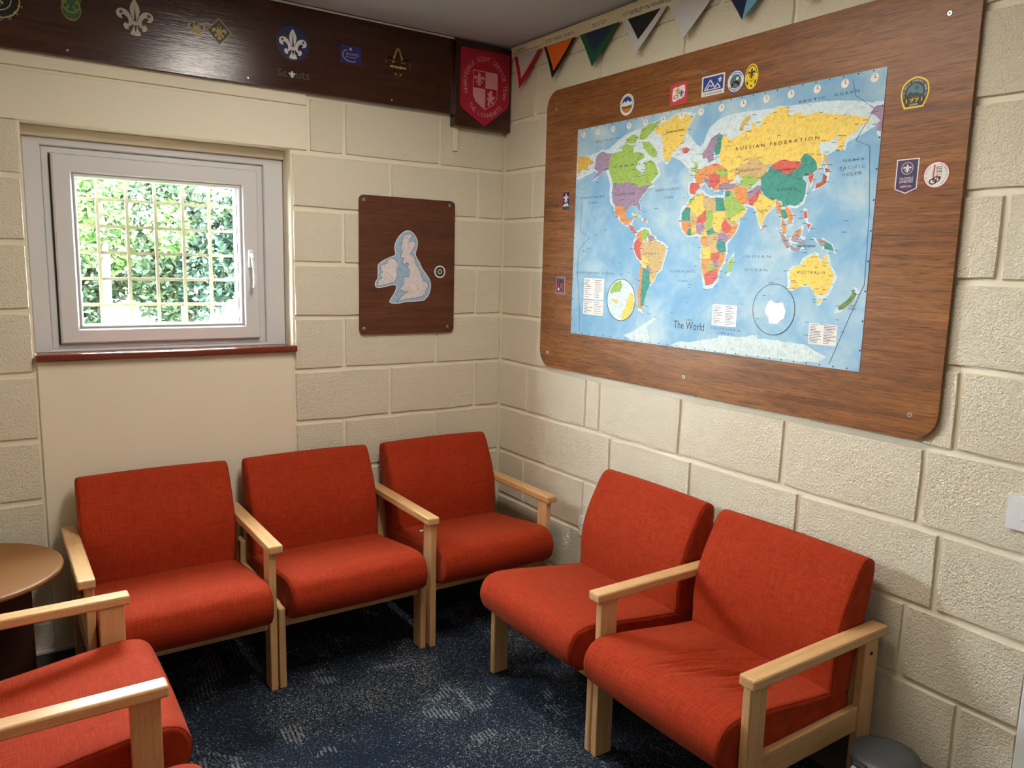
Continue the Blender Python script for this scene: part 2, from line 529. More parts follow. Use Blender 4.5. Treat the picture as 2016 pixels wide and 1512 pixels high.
# ------------------------------------------------------------------ room shell
ZC = 2.527
XL, YF = -2.62, -4.45
tag(box('floor', (XL, YF, -0.06), (0.005, 0.005, 0.0), MT['carpet']), kind='structure')
tag(box('ceiling', (XL - .1, YF - .1, ZC), (0.3, 0.3, ZC + .08), MT['ceiling']), kind='structure')
tag(box('wall_left', (XL - .12, YF, 0), (XL, 0.0, ZC), MT['smooth']), kind='structure')
tag(box('wall_front', (XL - .12, YF - .12, 0), (0.12, YF, ZC), MT['smooth']), kind='structure')

WX0, WX1, WZ0, WZ1 = -1.966, -1.038, 1.148, 1.974      # window opening
MD = 0.008                                              # joint depth
wb = boxes('wall_back', [((XL - .12, MD, -.06), (WX0, .26, ZC)), ((WX1, MD, -.06), (.26, .26, ZC)),
                         ((WX0, MD, -.06), (WX1, .26, WZ0)), ((WX0, MD, WZ1), (WX1, .26, ZC))], MT['mortar'])
tag(wb, kind='structure')
wr = box('wall_right', (MD, YF, -.06), (.26, MD, ZC), MT['mortar'])
tag(wr, kind='structure')

_bc = {}
def block_mesh(L, H, var, rough=1.0):
    key = (round(L, 3), round(H, 3), var, rough)
    if key in _bc: return _bc[key]
    rnd = random.Random(hash(key) % 100000)
    hl, hh = L / 2, H / 2
    nx = max(2, int(L / .09)); ny = 3
    per = [(-hl + L * i / nx, -hh) for i in range(nx)] + [(hl, -hh + H * i / ny) for i in range(ny)] + \
          [(hl - L * i / nx, hh) for i in range(nx)] + [(-hl, hh - H * i / ny) for i in range(ny)]
    n = len(per)
    vs_ = [(x, y, -MD - .006) for x, y in per]
    for x, y in per:
        ins = .0032 + rnd.uniform(-.0014, .0022) * rough
        sx = -1 if x > hl - 1e-6 else (1 if x < -hl + 1e-6 else 0)
        sy = -1 if y > hh - 1e-6 else (1 if y < -hh + 1e-6 else 0)
        vs_.append((x + sx * ins * (1.3 if sx and sy else 1), y + sy * ins * (1.3 if sx and sy else 1), 0))
    fs = [(i, (i + 1) % n, n + (i + 1) % n, n + i) for i in range(n)] + [tuple(range(n, 2 * n))]
    _bc[key] = mesh('block', vs_, fs, MT['block'])
    return _bc[key]

def lay(wall, parent, joints, z0, z1, gap=.011, vgap=.015):
    for a, b in zip(joints[:-1], joints[1:]):
        L, H = round(b - a - gap, 3), round(z1 - z0 - vgap, 3)
        if L < .02: continue
        m = WM(wall, (a + b) / 2, (z0 + z1) / 2, random.uniform(-.0008, .0010))
        o = obj('block', block_mesh(L, H, random.randrange(3)), parent)
        o.matrix_world = m @ Matrix.Rotation(random.uniform(-.0015, .0015), 4, 'Z')

def run(first, end, step=.45, start=0.0):
    out = [start]; x = first
    while x < end - .02:
        if x > start + .02: out.append(x)
        x += step
    return out + [end]

J = [1.965 - .225 * k for k in range(9)]                # bed joints, J[8] = .165
UD = 2.432                                              # door frame starts here on the right wall
odd, even = .24, .39
for k in range(-3, 8):
    zt = min(J[0] - .225 * (k), ZC + .1); zb = zt - .225
    if k == 4: js = [0, .234, .673, .765, 1.22, 1.671, 2.121, UD]
    elif k == 5: js = [0, .396, .84, 1.285, 1.74, 2.185, UD]
    elif k == 6: js = [0, .226, .678, 1.12, 1.565, 2.111, UD]
    elif k == 7: js = [0, .42, .87, 1.32, 1.83, 2.279, UD]
    elif k == -1: js = [0, .39, .84, 1.29, 1.70, 2.10, UD]
    elif k == 3: js = run(.39, UD, .451)
    elif k == 1: js = [0, .42, .87, 1.33, 1.79, 2.254, UD]
    else: js = run(odd if k % 2 == 0 else even, UD)
    lay('R', wr, js, zb, min(zt, ZC))
    js2 = run(3.66, -YF, .45, 3.40)
    lay('R', wr, js2, zb, min(zt, ZC))
# back wall, right of the window (u = x, from window edge to corner)
for k in range(-1, 8):
    zt = J[0] - .225 * k; zb = zt - .225
    if k == -1: js = [-.962, -.808, -.351, 0]
    elif k % 2 == 0: js = [WX1, -.596, -.146, 0]
    else: js = [WX1, -.815, -.360, 0]
    lay('B', wb, js, zb, zt)
# back wall, left of the window: its courses sit a little higher
ZL = [1.985, 1.790, 1.566, 1.328, 1.102, .866, .641, .413, .184, -.03]
for i in range(9):
    js = [XL, -2.32, WX0] if i % 2 else [XL, -2.52, WX0]
    lay('B', wb, js, ZL[i + 1], ZL[i], vgap=.017)
# smooth pieces round the window
lint = box('lintel', (-2.24, -.0005, 1.9745), (-.969, .02, 2.138), MT['smooth'], wb, .003, 2)
box('packing_course', (-2.60, -.001, 2.150), (-.969, .02, 2.30), MT['smooth'], wb, .003, 2)
box('infill_panel', (WX0 + .004, -.001, 0.0), (WX1 - .004, .02, WZ0), MT['smooth'], wb, .002, 1)

# skirtings
b = tag(boxes('baseboard_back', [((XL, -.018, 0), (0, .0, .062))], MT['skirt']), kind='structure')
box('ledge', (XL, -.021, .062), (0, .0, .074), MT['skirt_lit_top'], b, .002, 1)
b = tag(boxes('baseboard_right', [((-.018, -UD, 0), (0, 0, .065)), ((-.010, -UD, .065), (0, 0, .150))], MT['skirt'], bevel=.002), kind='structure')

# door on the right wall, mostly out of the picture
d1 = empty('door_1', WM('R', UD, 0, 0)); tag(d1, kind='structure')
box('architrave', (0, 0, 0), (.07, 2.08, .022), MT['white_paint'], d1, .004)
box('architrave', (.90, 0, 0), (.97, 2.08, .022), MT['white_paint'], d1, .004)
box('architrave', (0, 2.08, 0), (.97, 2.15, .022), MT['white_paint'], d1, .004)
box('door_leaf', (.07, .005, -.004), (.90, 2.08, .008), MT['white_paint'], d1, .002)
h = boxes('door_handle', [((.13, 1.0, .008), (.16, 1.03, .05)), ((.13, 1.005, .04), (.26, 1.025, .055))], MT['steel'], d1, .003)

# ------------------------------------------------------------------ window
w1 = empty('window_1', WM('B', 0, 0, 0)); tag(w1, kind='structure')
def mitre(name, x0, x1, z0, z1, wl, wr_, wt, wbm, d0, d1_, mat, ch=.0):
    """four mitred members: left, right, top, bottom; local z = -depth"""
    O = [(x0, z0), (x1, z0), (x1, z1), (x0, z1)]
    I = [(x0 + wl, z0 + wbm), (x1 - wr_, z0 + wbm), (x1 - wr_, z1 - wt), (x0 + wl, z1 - wt)]
    for i in range(4):
        j = (i + 1) % 4
        q = [O[i], O[j], I[j], I[i]]
        q2 = q
        if ch:
            cx = sum(p[0] for p in (O[i], O[j], I[j], I[i])) / 4; cy = sum(p[1] for p in q) / 4
            # chamfer only across the member's width
            def sh(p, o):
                horiz = i in (0, 2)
                if horiz: return (p[0] + (ch if p[0] < (x0 + x1) / 2 else -ch) * (1 if o else -1), p[1] + (ch if p[1] < cy else -ch))
                return (p[0] + (ch if p[0] < cx else -ch), p[1] + (ch if p[1] < (z0 + z1) / 2 else -ch) * (1 if o else -1))
            q2 = [sh(O[i], 1), sh(O[j], 1), sh(I[j], 0), sh(I[i], 0)]
        v = [(p[0], p[1], -d1_) for p in q] + [(p[0], p[1], -(d0 + ch)) for p in q] + [(p[0], p[1], -d0) for p in q2]
        f = [(0, 3, 2, 1)] + [(a, (a + 1) % 4, 4 + (a + 1) % 4, 4 + a) for a in range(4)] + \
            [(4 + a, 4 + (a + 1) % 4, 8 + (a + 1) % 4, 8 + a) for a in range(4)] + [(8, 9, 10, 11)]
        obj(name, mesh(name, v, f, mat), w1)
# soft cream batten under the lintel
box('head_batten', (WX0, 1.938, -.16), (WX1, WZ1, -.082), MT['smooth'], w1, .004)
mitre('frame', -1.962, -1.0405, 1.168, 1.938, .056, .080, .028, .012, .100, .165, MT['upvc'], .004)
mitre('frame_step', -1.906, -1.1205, 1.180, 1.910, .026, .027, .026, .020, .112, .165, MT['upvc'], .004)
boxes('gasket', [((-1.8815, 1.196, -.160), (-1.8745, 1.886, -.113)), ((-1.8815, 1.196, -.160), (-1.148, 1.2015, -.113))], MT['gasket'], w1)
mitre('sash', -1.876, -1.148, 1.200, 1.884, .063, .064, .062, .056, .090, .15, MT['upvc'], .006)
mitre('glazing_bead', -1.813, -1.212, 1.256, 1.822, .014, .014, .013, .014, .098, .14, MT['upvc'], .005)
boxes('pane_seal', [((-1.2285, 1.270, -.128), (-1.2255, 1.809, -.118))], MT['gasket'], w1)
pane = box('pane', (-1.800, 1.269, -.131), (-1.225, 1.810, -.127), MT['glass'], w1)
hd = box('window_handle', (-1.194, 1.492, -.092), (-1.172, 1.566, -.078), MT['plastic'], w1, .005)
tube('handle_lever', spline([(-1.183, 1.545, -.075), (-1.183, 1.535, -.058), (-1.182, 1.505, -.052), (-1.180, 1.45, -.050), (-1.183, 1.412, -.046)], 5, False),
     [.008] * 6 + [.0075] * 5 + [.006] * 10, MT['plastic'], hd, 8)
ck = obj('lock_barrel', cyl_mesh('lock_barrel', .005, .004, MT['steel'], 12), hd); ck.location = (-1.183, 1.527, -.052)
# sill board
sl = boxes('window_sill', [((-1.968, -.026, 1.150), (-1.030, .0, 1.176)), ((WX0 + .001, .0, 1.150), (WX1 - .001, .112, 1.171))], MT['sill'], None, .005)
tag(sl, kind='structure')

# security grille outside
g = empty('security_grille', loc=(-1.5, .31, 1.12))
tag(g, 'cream metal grid of security bars outside the window', 'grille')
for i in range(9):
    x = -1.923 + i * .1055 + 1.5
    box('bar', (x - .006, -.006, 0), (x + .006, .006, .90), MT['grille'], g)
for i in range(8):
    z = 1.332 + (i - 1) * .1037 - 1.12
    box('bar', (-.50, .004, z - .006), (.50, .014, z + .006), MT['grille'], g)

# ------------------------------------------------------------------ outdoors
lawn = mesh('lawn', [(-9, .5, .0), (9, .5, .0), (9, 5.5, .35), (-9, 5.5, .35), (9, 20, 1.0), (-9, 20, 1.0), (9, .5, -.3), (-9, .5, -.3)],
            [(0, 1, 2, 3), (3, 2, 4, 5), (7, 6, 1, 0)], MT['lawn'])
tag(obj('lawn', lawn), 'sunlit rough grass outside beyond the window grille', 'lawn', kind='stuff')

def ground_z(y): return .35 * (y - .5) / 5 if y < 5.5 else .35 + (y - 5.5) * .65 / 14.5
def foliage(n, rx, ry, rz, cz, size, rnd, lump=.35):
    vs_, fs = [], []
    lobes = [(Vector((rnd.gauss(0, .5), rnd.gauss(0, .5), rnd.gauss(0, .5))), rnd.uniform(.35, .6)) for _ in range(9)]
    while len(fs) < n:
        c, rr = rnd.choice(lobes)
        d = Vector((rnd.gauss(0, 1), rnd.gauss(0, 1), rnd.gauss(0, 1))).normalized() * rr * rnd.uniform(.75, 1.05)
        p = c * .9 + d
        p = Vector((p.x * rx, p.y * ry, p.z * rz + cz))
        if p.z < .02: continue
        a = Vector((rnd.gauss(0, 1), rnd.gauss(0, 1), rnd.gauss(0, .7))).normalized()
        b2 = a.orthogonal().normalized(); b2 = (Matrix.Rotation(rnd.uniform(0, 6.28), 3, a) @ b2)
        s = size * rnd.uniform(.6, 1.3); k = len(vs_)
        vs_ += [p - a * s, p + b2 * s * .45, p + a * s, p - b2 * s * .45]
        fs.append((k, k + 1, k + 2, k + 3))
    return vs_, fs
def shrub(name, label, cat, x, y, rx, ry, rz, cz, n, size, mat, seed, group=None, trunk=None):
    rnd = random.Random(seed)
    r = empty(name, loc=(x, y, ground_z(y)))
    tag(r, label, cat, group)
    v, f = foliage(n, rx, ry, rz, cz, size, rnd)
    tag(obj('foliage', mesh('foliage', v, f, mat), r), kind='stuff')
    h0, rad = trunk or (cz, .05)
    tube('trunk', spline([(0, 0, -.05), (.03, 0, h0 * .4), (-.02, .02, h0 * .75), (.02, 0, h0)], 4, False), [rad * (1 - .04 * i) for i in range(13)], MT['trunk_bark'], r, 8)
    return r
shrub('young_tree', 'young tree with pale trunk and bright green leaves at window left', 'tree', -.93, 7.0, .62, .5, .85, 1.75, 4200, .052, MT['leafA'], 11, trunk=(2.6, .055))
shrub('hedge_shrub', 'dense dark green shrub filling the right of the window view', 'shrub', 1.05, 8.4, .75, .7, 1.25, 1.35, 9500, .058, MT['leafC'], 23)
shrub('hedge_shrub', 'olive green shrub with reddish leaves in middle of window view', 'shrub', .10, 8.8, .80, .7, 1.25, 1.30, 9500, .058, MT['leafB'], 31)
shrub('hedge_shrub', 'mid green low shrub low in the window left of middle', 'shrub', -.75, 9.4, .7, .6, .75, .75, 6500, .055, MT['leafB'], 47)
shrub('hedge_shrub', 'bright green shrub at the far left of the window view', 'shrub', -1.75, 8.6, .7, .6, 1.0, 1.0, 6500, .058, MT['leafA'], 53)
shrub('hedge_shrub', 'blue green shrub just past the right sash edge outside', 'shrub', 2.2, 9.0, .9, .7, 1.3, 1.35, 6000, .06, MT['leafC'], 61)
for i, (x, y, hh, lb) in enumerate([(-.33, 7.6, .34, 'leftmost of three short grey posts before the shrubs'), (.04, 7.6, .46, 'middle one of three short grey posts before the shrubs'),
                                    (.47, 7.6, .44, 'rightmost of three short grey posts before the shrubs')]):
    p = box('fence_post', (-.022, -.022, -.1), (.022, .022, hh), MT['post'], None, .006); p.location = (x, y, ground_z(y))
    tag(p, lb, 'post', 'posts in the garden')
st = lathe('garden_stone', [(.09, -.02), (.085, .05), (.05, .17), (.012, .25)], MT['stone'], 14); st.location = (.36, 7.0, ground_z(7.0))
tag(st, 'pale pointed stone standing on grass outside the window', 'stone')

# ------------------------------------------------------------------ ceiling lamp and an added fill panel
def lamp(x, y, sx, sy, label, mat):
    r = empty('ceiling_light', loc=(x, y, ZC)); tag(r, label, 'light', 'ceiling lights')
    t = .02
    boxes('frame', [((-sx / 2, -sy / 2, -.03), (-sx / 2 + t, sy / 2, 0)), ((sx / 2 - t, -sy / 2, -.03), (sx / 2, sy / 2, 0)),
                    ((-sx / 2, -sy / 2, -.03), (sx / 2, -sy / 2 + t, 0)), ((-sx / 2, sy / 2 - t, -.03), (sx / 2, sy / 2, 0))], MT['white_paint'], r)
    box('diffuser', (-sx / 2 + t, -sy / 2 + t, -.026), (sx / 2 - t, sy / 2 - t, -.004), mat, r)
lamp(-1.12, -1.48, .30, 1.20, 'long ceiling light panel nearest the window wall', MT['diffuser'])
lamp(-1.45, -3.6, .30, 1.20, 'added fill light panel on the ceiling behind the camera', MT['diffuser_fill'])  # unseen panel added to lift the back wall and foreground
# ------------------------------------------------------------------ chairs
W = .588
CW = W - .058                                            # cushion width between the legs
def inset(prof, d):
    n = len(prof); out = []
    for i in range(n):
        a, b_ = prof[(i - 1) % n], prof[(i + 1) % n]
        tx, ty = b_[0] - a[0], b_[1] - a[1]; L = math.hypot(tx, ty) or 1e-9
        out.append((prof[i][0] - ty / L * d, prof[i][1] + tx / L * d))
    return out
def cushion(name, prof, width, parent, crown=.004, sections=12, crease=None):
    """profile points are (u forward, z up), counter-clockwise; local y = -u"""
    p = spline(prof, 16 if crease else 4)
    if area(p) < 0: p = p[::-1]
    hw = width / 2
    rows = [(-hw, .014), (-hw + .0015, .007), (-hw + .006, .0022), (-hw + .013, 0)]
    rows += [(-hw + .013 + (width - .026) * k / sections, -crown * math.sin(math.pi * k / sections)) for k in range(1, sections)]
    rows += [(hw - .013, 0), (hw - .006, .0022), (hw - .0015, .007), (hw, .014)]
    vs_, fs = [], []; n = len(p)
    for x, d in rows:
        for u_, z_ in inset(p, d):
            if crease and abs(x) < hw - .01: z_ += crease(x, u_, z_)
            vs_.append((x, -u_, z_))
    for i in range(len(rows) - 1):
        for k in range(n): fs.append((i * n + k, i * n + (k + 1) % n, (i + 1) * n + (k + 1) % n, (i + 1) * n + k))
    fs.append(tuple(range(n))[::-1]); fs.append(tuple((len(rows) - 1) * n + k for k in range(n)))
    me = mesh(name, vs_, fs, MT['fabric'], True)
    bm = bmesh.new(); bm.from_mesh(me); bmesh.ops.recalc_face_normals(bm, faces=bm.faces); bm.to_mesh(me); bm.free()
    for q in me.polygons: q.use_smooth = len(q.vertices) == 4
    o = obj(name, me, parent)
    for s in (-1, 1):
        q = inset(p, .0022)
        tube('seam', [(s * (hw - .005), -u_, z_) for u_, z_ in q], .0009, MT['seam'], o, 5, True)
    return o
SEAT = [(.13, .352), (.20, .366), (.31, .379), (.445, .398), (.56, .412), (.615, .412), (.652, .396), (.672, .357), (.668, .315),
        (.648, .284), (.61, .268), (.50, .262), (.30, .258), (.14, .262), (.122, .30)]
BACK = [(.200, .352), (.204, .40), (.205, .46), (.196, .53), (.172, .60), (.142, .66), (.115, .708), (.094, .729), (.066, .732),
        (.044, .716), (.040, .68), (.050, .62), (.068, .555), (.090, .48), (.106, .41), (.116, .352), (.15, .336)]
def creases(x, u_, z_):
    if z_ < .36: return 0
    h_ = 0
    for (cx, cu, ln, wd, ang, amp) in [(-.02, .47, .12, .007, -1.40, -.006), (.05, .43, .13, .007, -1.35, -.007), (.10, .37, .10, .007, -1.40, -.006),
                                       (-.06, .40, .10, .008, -1.45, -.005), (.02, .34, .11, .007, -1.32, -.005), (.15, .42, .09, .007, -1.40, -.006)]:
        dx, du = x - cx, u_ - cu
        a_ = dx * math.cos(ang) + du * math.sin(ang); b_ = -dx * math.sin(ang) + du * math.cos(ang)
        h_ += 2.8 * amp * math.exp(-(a_ / ln) ** 2 * 2) * (math.exp(-(b_ / wd) ** 2) - .6 * math.exp(-((b_ - .014) / (wd * 1.3)) ** 2))
    return h_
def make_chair(name, arms, creased=False):
    r = empty(name, loc=(0, 0, 0))
    xo = W / 2
    lt = .025
    for s in (-1, 1):
        x0, x1 = sorted((s * (xo - lt), s * xo))
        ftop = .516 if arms else .305
        box('leg', (x0, -.600, 0), (x1, -.534, ftop), MT['beechZ'], r, .003 if arms else .005)
        rl = box('leg', (x0, -.106, 0), (x1, -.040, .516 if arms else .40), MT['beechZ'], r, .003)
        bc = obj('bolt_cap', cyl_mesh('bolt_cap', .0055, .003, MT['dark_hole'], 12), rl)
        bc.rotation_euler = (0, math.radians(90) * s, 0); bc.location = (s * (xo - .001), -.075, .462 if arms else .33)
        box('side_rail', (min(s * (xo - .006), s * (xo - .028)), -.536, .228), (max(s * (xo - .006), s * (xo - .028)), -.104, .304), MT['beechY'], r, .003)
        xi0, xi1 = sorted((s * (xo - lt - .020), s * (xo - lt)))
        box('back_upright', (xi0, -.100, .24), (xi1, -.060, .46), MT['beechZ'], r, .003)
        if arms:
            a0, a1 = sorted((s * (xo - lt - .004), s * (xo + .021)))
            box('armrest', (a0, -.616, .515), (a1, -.036, .545), MT['beechY'], r, .0055, 2)
    box('front_rail', (-xo + lt, -.575, .224), (xo - lt, -.552, .262), MT['beechX'], r, .003)
    box('rear_rail', (-xo + lt, -.098, .224), (xo - lt, -.074, .262), MT['beechX'], r, .003)
    cushion('seat', SEAT, CW, r, .004, 90 if creased else 12, creases if creased else None)
    cushion('backrest', BACK, CW, r, .004)
    return r
def kids(o): return [c for c in bpy.data.objects if c.parent == o]
def copy_tree(o, parent=None):
    c = o.copy(); COL.objects.link(c); c.parent = parent
    for ch in kids(o): copy_tree(ch, c)
    return c
GR = 'orange reception chairs around the walls'
protoA = make_chair('armchair', True)
protoN = make_chair('armless_chair', False)
protoC = make_chair('armchair', True, True)
used = set()
def place(proto, x, y, deg, label):
    o = proto if proto not in used else copy_tree(proto)
    used.add(proto)
    o.location = (x, y, 0); o.rotation_euler = (0, 0, math.radians(deg))
    tag(o, label, 'chair', GR)
place(protoA, -1.609, 0.0, .0, 'orange armchair under the window, between the round table and armless chair')
place(protoN, -1.015, 0.0, .0, 'orange armless chair between two armchairs along the window wall')
place(protoA, -.410, -.004, .0, 'orange armchair in the room corner beside the map wall')
place(protoN, 0.0, -1.181, -90.0, 'orange armless chair under the world map, nearest the corner')
place(protoC, 0.0, -1.775, -90.0, 'orange armchair with creased seat under the world map beside grey bin')
place(protoA, -2.420, -1.060, 90.0, 'orange armchair at lower left, seen from its side')
place(protoN, -2.420, -1.745, 90.0, 'orange armless chair at bottom left, only its seat edge showing')

# small paper scrap on the corner chair's seat
sp = plate('paper_scrap', [(-.018, -.012), (.02, -.008), (.004, .014)], 0, .0008, MT['paper']); sp.location = (-.605, -.33, .3885); sp.rotation_euler = (math.radians(-6.5), 0, .3)
tag(sp, 'tiny pale paper scrap lying on the corner armchair seat', 'paper')

# ------------------------------------------------------------------ round side table
t = empty('side_table', loc=(-2.224, -.352, 0)); tag(t, 'round brown side table between armchair and left wall', 'table')
lathe('table_top', [(.0, .522), (.272, .522), (.282, .525), (.284, .531), (.282, .537), (.275, .540), (.0, .540)][1:-1], MT['table'], 64, t, None, False)
box('base_panel', (-.187, -.009, 0), (.187, .009, .522), MT['table_base'], t, .001)
box('base_panel', (-.009, -.187, 0), (.009, -.0095, .522), MT['table_base'], t, .001)
box('base_panel', (-.009, .0095, 0), (.009, .187, .522), MT['table_base'], t, .001)
box('panel_edge', (.187, -.009, 0), (.1885, .009, .522), MT['table_edge'], t)

# ------------------------------------------------------------------ pedal bin
bn = empty('pedal_bin', loc=(-.232, -2.222, 0)); tag(bn, 'small dark grey bin with pale green bag beside creased armchair', 'bin')
lathe('body', [(.072, 0), (.074, .01), (.080, .255), (.081, .262)], MT['bin_body'], 36, bn)
ld = lathe('lid', [(.087, .268), (.089, .276), (.0885, .284), (.083, .293), (.05, .298), (.005, .300)], MT['bin'], 40, bn)
box('lid_tab', (-.104, .0, .283), (-.080, .030, .291), MT['bin'], ld, .002)
rnd = random.Random(4)
v_, f_ = [], []
N = 40
for j, (rr, zz) in enumerate([(.081, .268), (.094, .266), (.102, .245), (.100, .22), (.094, .20)]):
    for i in range(N):
        a = 2 * math.pi * i / N
        q = rr + .004 * math.sin(a * 9 + j) * (j > 0) + rnd.uniform(-.0015, .0015)
        v_.append((q * math.cos(a), q * math.sin(a), zz + (.008 * math.sin(a * 5) if j == 4 else 0)))
for j in range(4):
    for i in range(17, 26): f_.append((j * N + i, j * N + (i + 1) % N, (j + 1) * N + (i + 1) % N, (j + 1) * N + i))
obj('bin_bag', mesh('bin_bag', v_, f_, MT['bag'], True), bn)
box('pedal', (-.100, -.02, .008), (-.070, .02, .018), MT['bin'], bn, .003)

# ------------------------------------------------------------------ socket and switch on the right wall
s = empty('wall_socket', WM('R', .668, .373, .0)); tag(s, 'white double socket on wall partly behind armless chair back', 'socket')
plate('face_plate', rect(0, 0, .146, .086, .006), 0.0005, .009, MT['plastic'], s)
for k in range(2):
    x = .036 + k * .074
    box('switch_rocker', (x + .012 - .036 + .026, .055, .009), (x + .012 - .036 + .040, .078, .012), MT['plastic'], s, .001)
    plate('pin_hole', [rect(x - .022, .040, x - .018, .048)], .009, .0094, MT['dark_hole'], s)
    plate('pin_hole', [rect(x - .034, .022, x - .027, .026)], .009, .0094, MT['dark_hole'], s)
    plate('pin_hole', [rect(x - .013, .022, x - .006, .026)], .009, .0094, MT['dark_hole'], s)
s = empty('light_switch', WM('R', 2.342, .907, .0)); tag(s, 'white light switch plate at the right picture edge', 'switch')
plate('face_plate', rect(0, 0, .086, .086, .005), .0005, .008, MT['plastic'], s)
box('switch_rocker', (.034, .028, .008), (.052, .058, .0115), MT['plastic'], s, .001)

# ------------------------------------------------------------------ screws helper
def screw(parent, x, y, z, r=.0062):
    a = obj('screw', cyl_mesh('screw', r, .002, MT['steel'], 14, r * .8), parent); a.location = (x, y, z)
    b_ = obj('screw_slot', cyl_mesh('screw_slot', r * .36, .0006, MT['steel_dark'], 8), a); b_.location = (0, 0, .0019)

# ------------------------------------------------------------------ fascia board along the top of the window wall
FB = .026
fa = plate('emblem_fascia', rect(-2.61, 2.196, -.303, 2.516), .001, FB, MT['fascia'], None, WM('B', 0, 0, 0))
tag(fa, 'long dark varnished wooden board under the ceiling carrying emblems', 'board')
for x in (-2.41, -1.813, -1.208, -.603): screw(fa, x, 2.2165, FB, .004)
tr = box('trim_1', (-2.61, -.030, 2.5165), (-.303, 0, 2.5225), MT['white_paint']); tag(tr, kind='structure')
tk = box('cable_trunking', (-.290, -.012, 2.040), (-.266, -.0008, 2.194), MT['smooth'], None, .0015)
tag(tk, 'short cream cable trunking stub below the fascia end', 'trunking')

def sticker(name, label, cat, wall, u, v, d, group=None):
    r = empty(name, WM(wall, u, v, d)); tag(r, label, cat, group); return r
E1 = 'emblems on the fascia board'
Z = lambda k: .0006 + .0003 * k                           # print layers
# 1 round badge at the picture edge
r = sticker('round_badge', 'black round badge with ring of lettering at far left of fascia', 'emblem', 'B', -2.004, 2.347, FB, E1)
plate('disc', circ(0, 0, .062), 0, .0006, MT['darkgold'], r); plate('field', circ(0, 0, .058), .0006, Z(1), MT['black'], r)
text_arc('lettering', 'THE SCOUTS', 0, 0, .040, 200, 335, .013, Z(2), MT['silver'], r, inward=True) if False else None
text_arc('lettering', 'SCOUTS', 0, 0, .055, 225, 345, .014, Z(2), MT['silver'], r, inward=True)
plate('inner_ring', ring(circ(0, 0, .038), circ(0, 0, .035)), Z(1), Z(2), MT['silver'], r)
plate('emblem', fleur(.05, 0, 0), Z(1), Z(2), MT['silver'], r)
# 2 green and yellow badge
r = sticker('crest_badge', 'dark green and yellow fleur-de-lis badge with scroll', 'emblem', 'B', -1.795, 2.368, FB, E1)
plate('emblem_outline', [spline([(-.034, .018), (-.03, .036), (-.012, .03), (0, .058), (.012, .03), (.03, .036), (.034, .018), (.028, .004), (.03, -.022), (.018, -.046), (0, -.053), (-.018, -.046), (-.03, -.022), (-.028, .004)], 4)], 0, .0006, MT['lime'], r)
plate('emblem', [xf(p, 1.0, 0, .014) for p in fleur(.074)], .0006, Z(1), MT['green'], r)
plate('scroll', [spline([(-.026, -.014), (-.012, -.028), (.012, -.028), (.026, -.014), (.024, -.03), (.012, -.044), (-.012, -.044), (-.024, -.03)], 3)], .0006, Z(1), MT['green'], r)
text_arc('lettering', 'SCOUT', 0, .004, .036, 240, 300, .009, Z(2), MT['lime'], r, inward=False) if False else None
text('lettering', 'SCOUT', -.013, .013, -.040, .008, Z(2), MT['lime'], r)
for q in ((-.023, .024), (.023, .024)): plate('star', star(q[0], q[1], .005), Z(1), Z(2), MT['lime'], r)
# 3 large silver fleur
r = sticker('fleur_emblem', 'large silver grey fleur-de-lis emblem with two black stars', 'emblem', 'B', -1.597, 2.362, FB, E1)
plate('fleur', fleur(.122, 0, 0, .128), 0, .0007, MT['silver'], r)
for q in ((-.045, .012), (.045, .012)): plate('star', star(q[0], q[1], .009), .0007, Z(2), MT['black'], r)
plate('needle', [[(-.004, -.012), (0, .042), (.004, -.012)], [(-.006, -.026), (.006, -.026), (0, -.05)]], .0007, Z(2), MT['black'], r)
# 4 small gold fleur
r = sticker('fleur_emblem', 'small gold and black fleur-de-lis emblem beside the diamond badge', 'emblem', 'B', -1.390, 2.366, FB, E1)
plate('fleur', fleur(.060, 0, 0, .066), 0, .0006, MT['gold'], r)
plate('inner_fleur', [xf(p, .62, 0, .010) for p in (fleur(.060)[0],)] + [circ(.018, .005, .006), circ(-.018, .005, .006)], .0006, Z(1), MT['black'], r)
# 5 diamond badge
r = sticker('diamond_badge', 'black diamond badge with gold border and gold fleur-de-lis', 'emblem', 'B', -1.310, 2.366, FB, E1)
plate('border', [(-.046, 0), (0, -.048), (.046, 0), (0, .048)], 0, .0006, MT['gold'], r)
plate('field', [(-.042, 0), (0, -.044), (.042, 0), (0, .044)], .0006, Z(1), MT['black'], r)
plate('fleur', fleur(.056, 0, 0, .056), Z(1), Z(2), MT['gold'], r)
plate('inner_fleur', [xf(fleur(.056)[0], .55, 0, .012)], Z(2), Z(3), MT['black'], r)
# 6 navy roundel
r = sticker('roundel_emblem', 'navy blue roundel with white fleur-de-lis and two stars', 'emblem', 'B', -1.030, 2.372, FB, E1)
plate('disc', circ(0, 0, .066), 0, .0006, MT['navy'], r)
plate('fleur', fleur(.112, 0, -.002, .118), .0006, Z(1), MT['white'], r)
for q in ((-.042, .010), (.042, .010)): plate('star', star(q[0], q[1], .008), Z(1), Z(2), MT['navy'], r)
plate('needle', [[(-.004, -.012), (0, .040), (.004, -.012)], [(-.006, -.026), (.006, -.026), (0, -.046)]], Z(1), Z(2), MT['navy'], r)
# 7 grey word with little fleur
r = sticker('lettering_decal', 'dark grey word decal with tiny white fleur-de-lis below the roundel', 'lettering', 'B', -1.030, 2.254, FB, E1)
text('lettering', 'Sc', -.066, -.026, -.010, .028, .0006, MT['grey'], r, slope=.0)
text('lettering', 'uts', .012, .066, -.010, .026, .0006, MT['grey'], r)
plate('fleur', fleur(.026, -.005, .002, .028), 0, .0008, MT['white'], r)
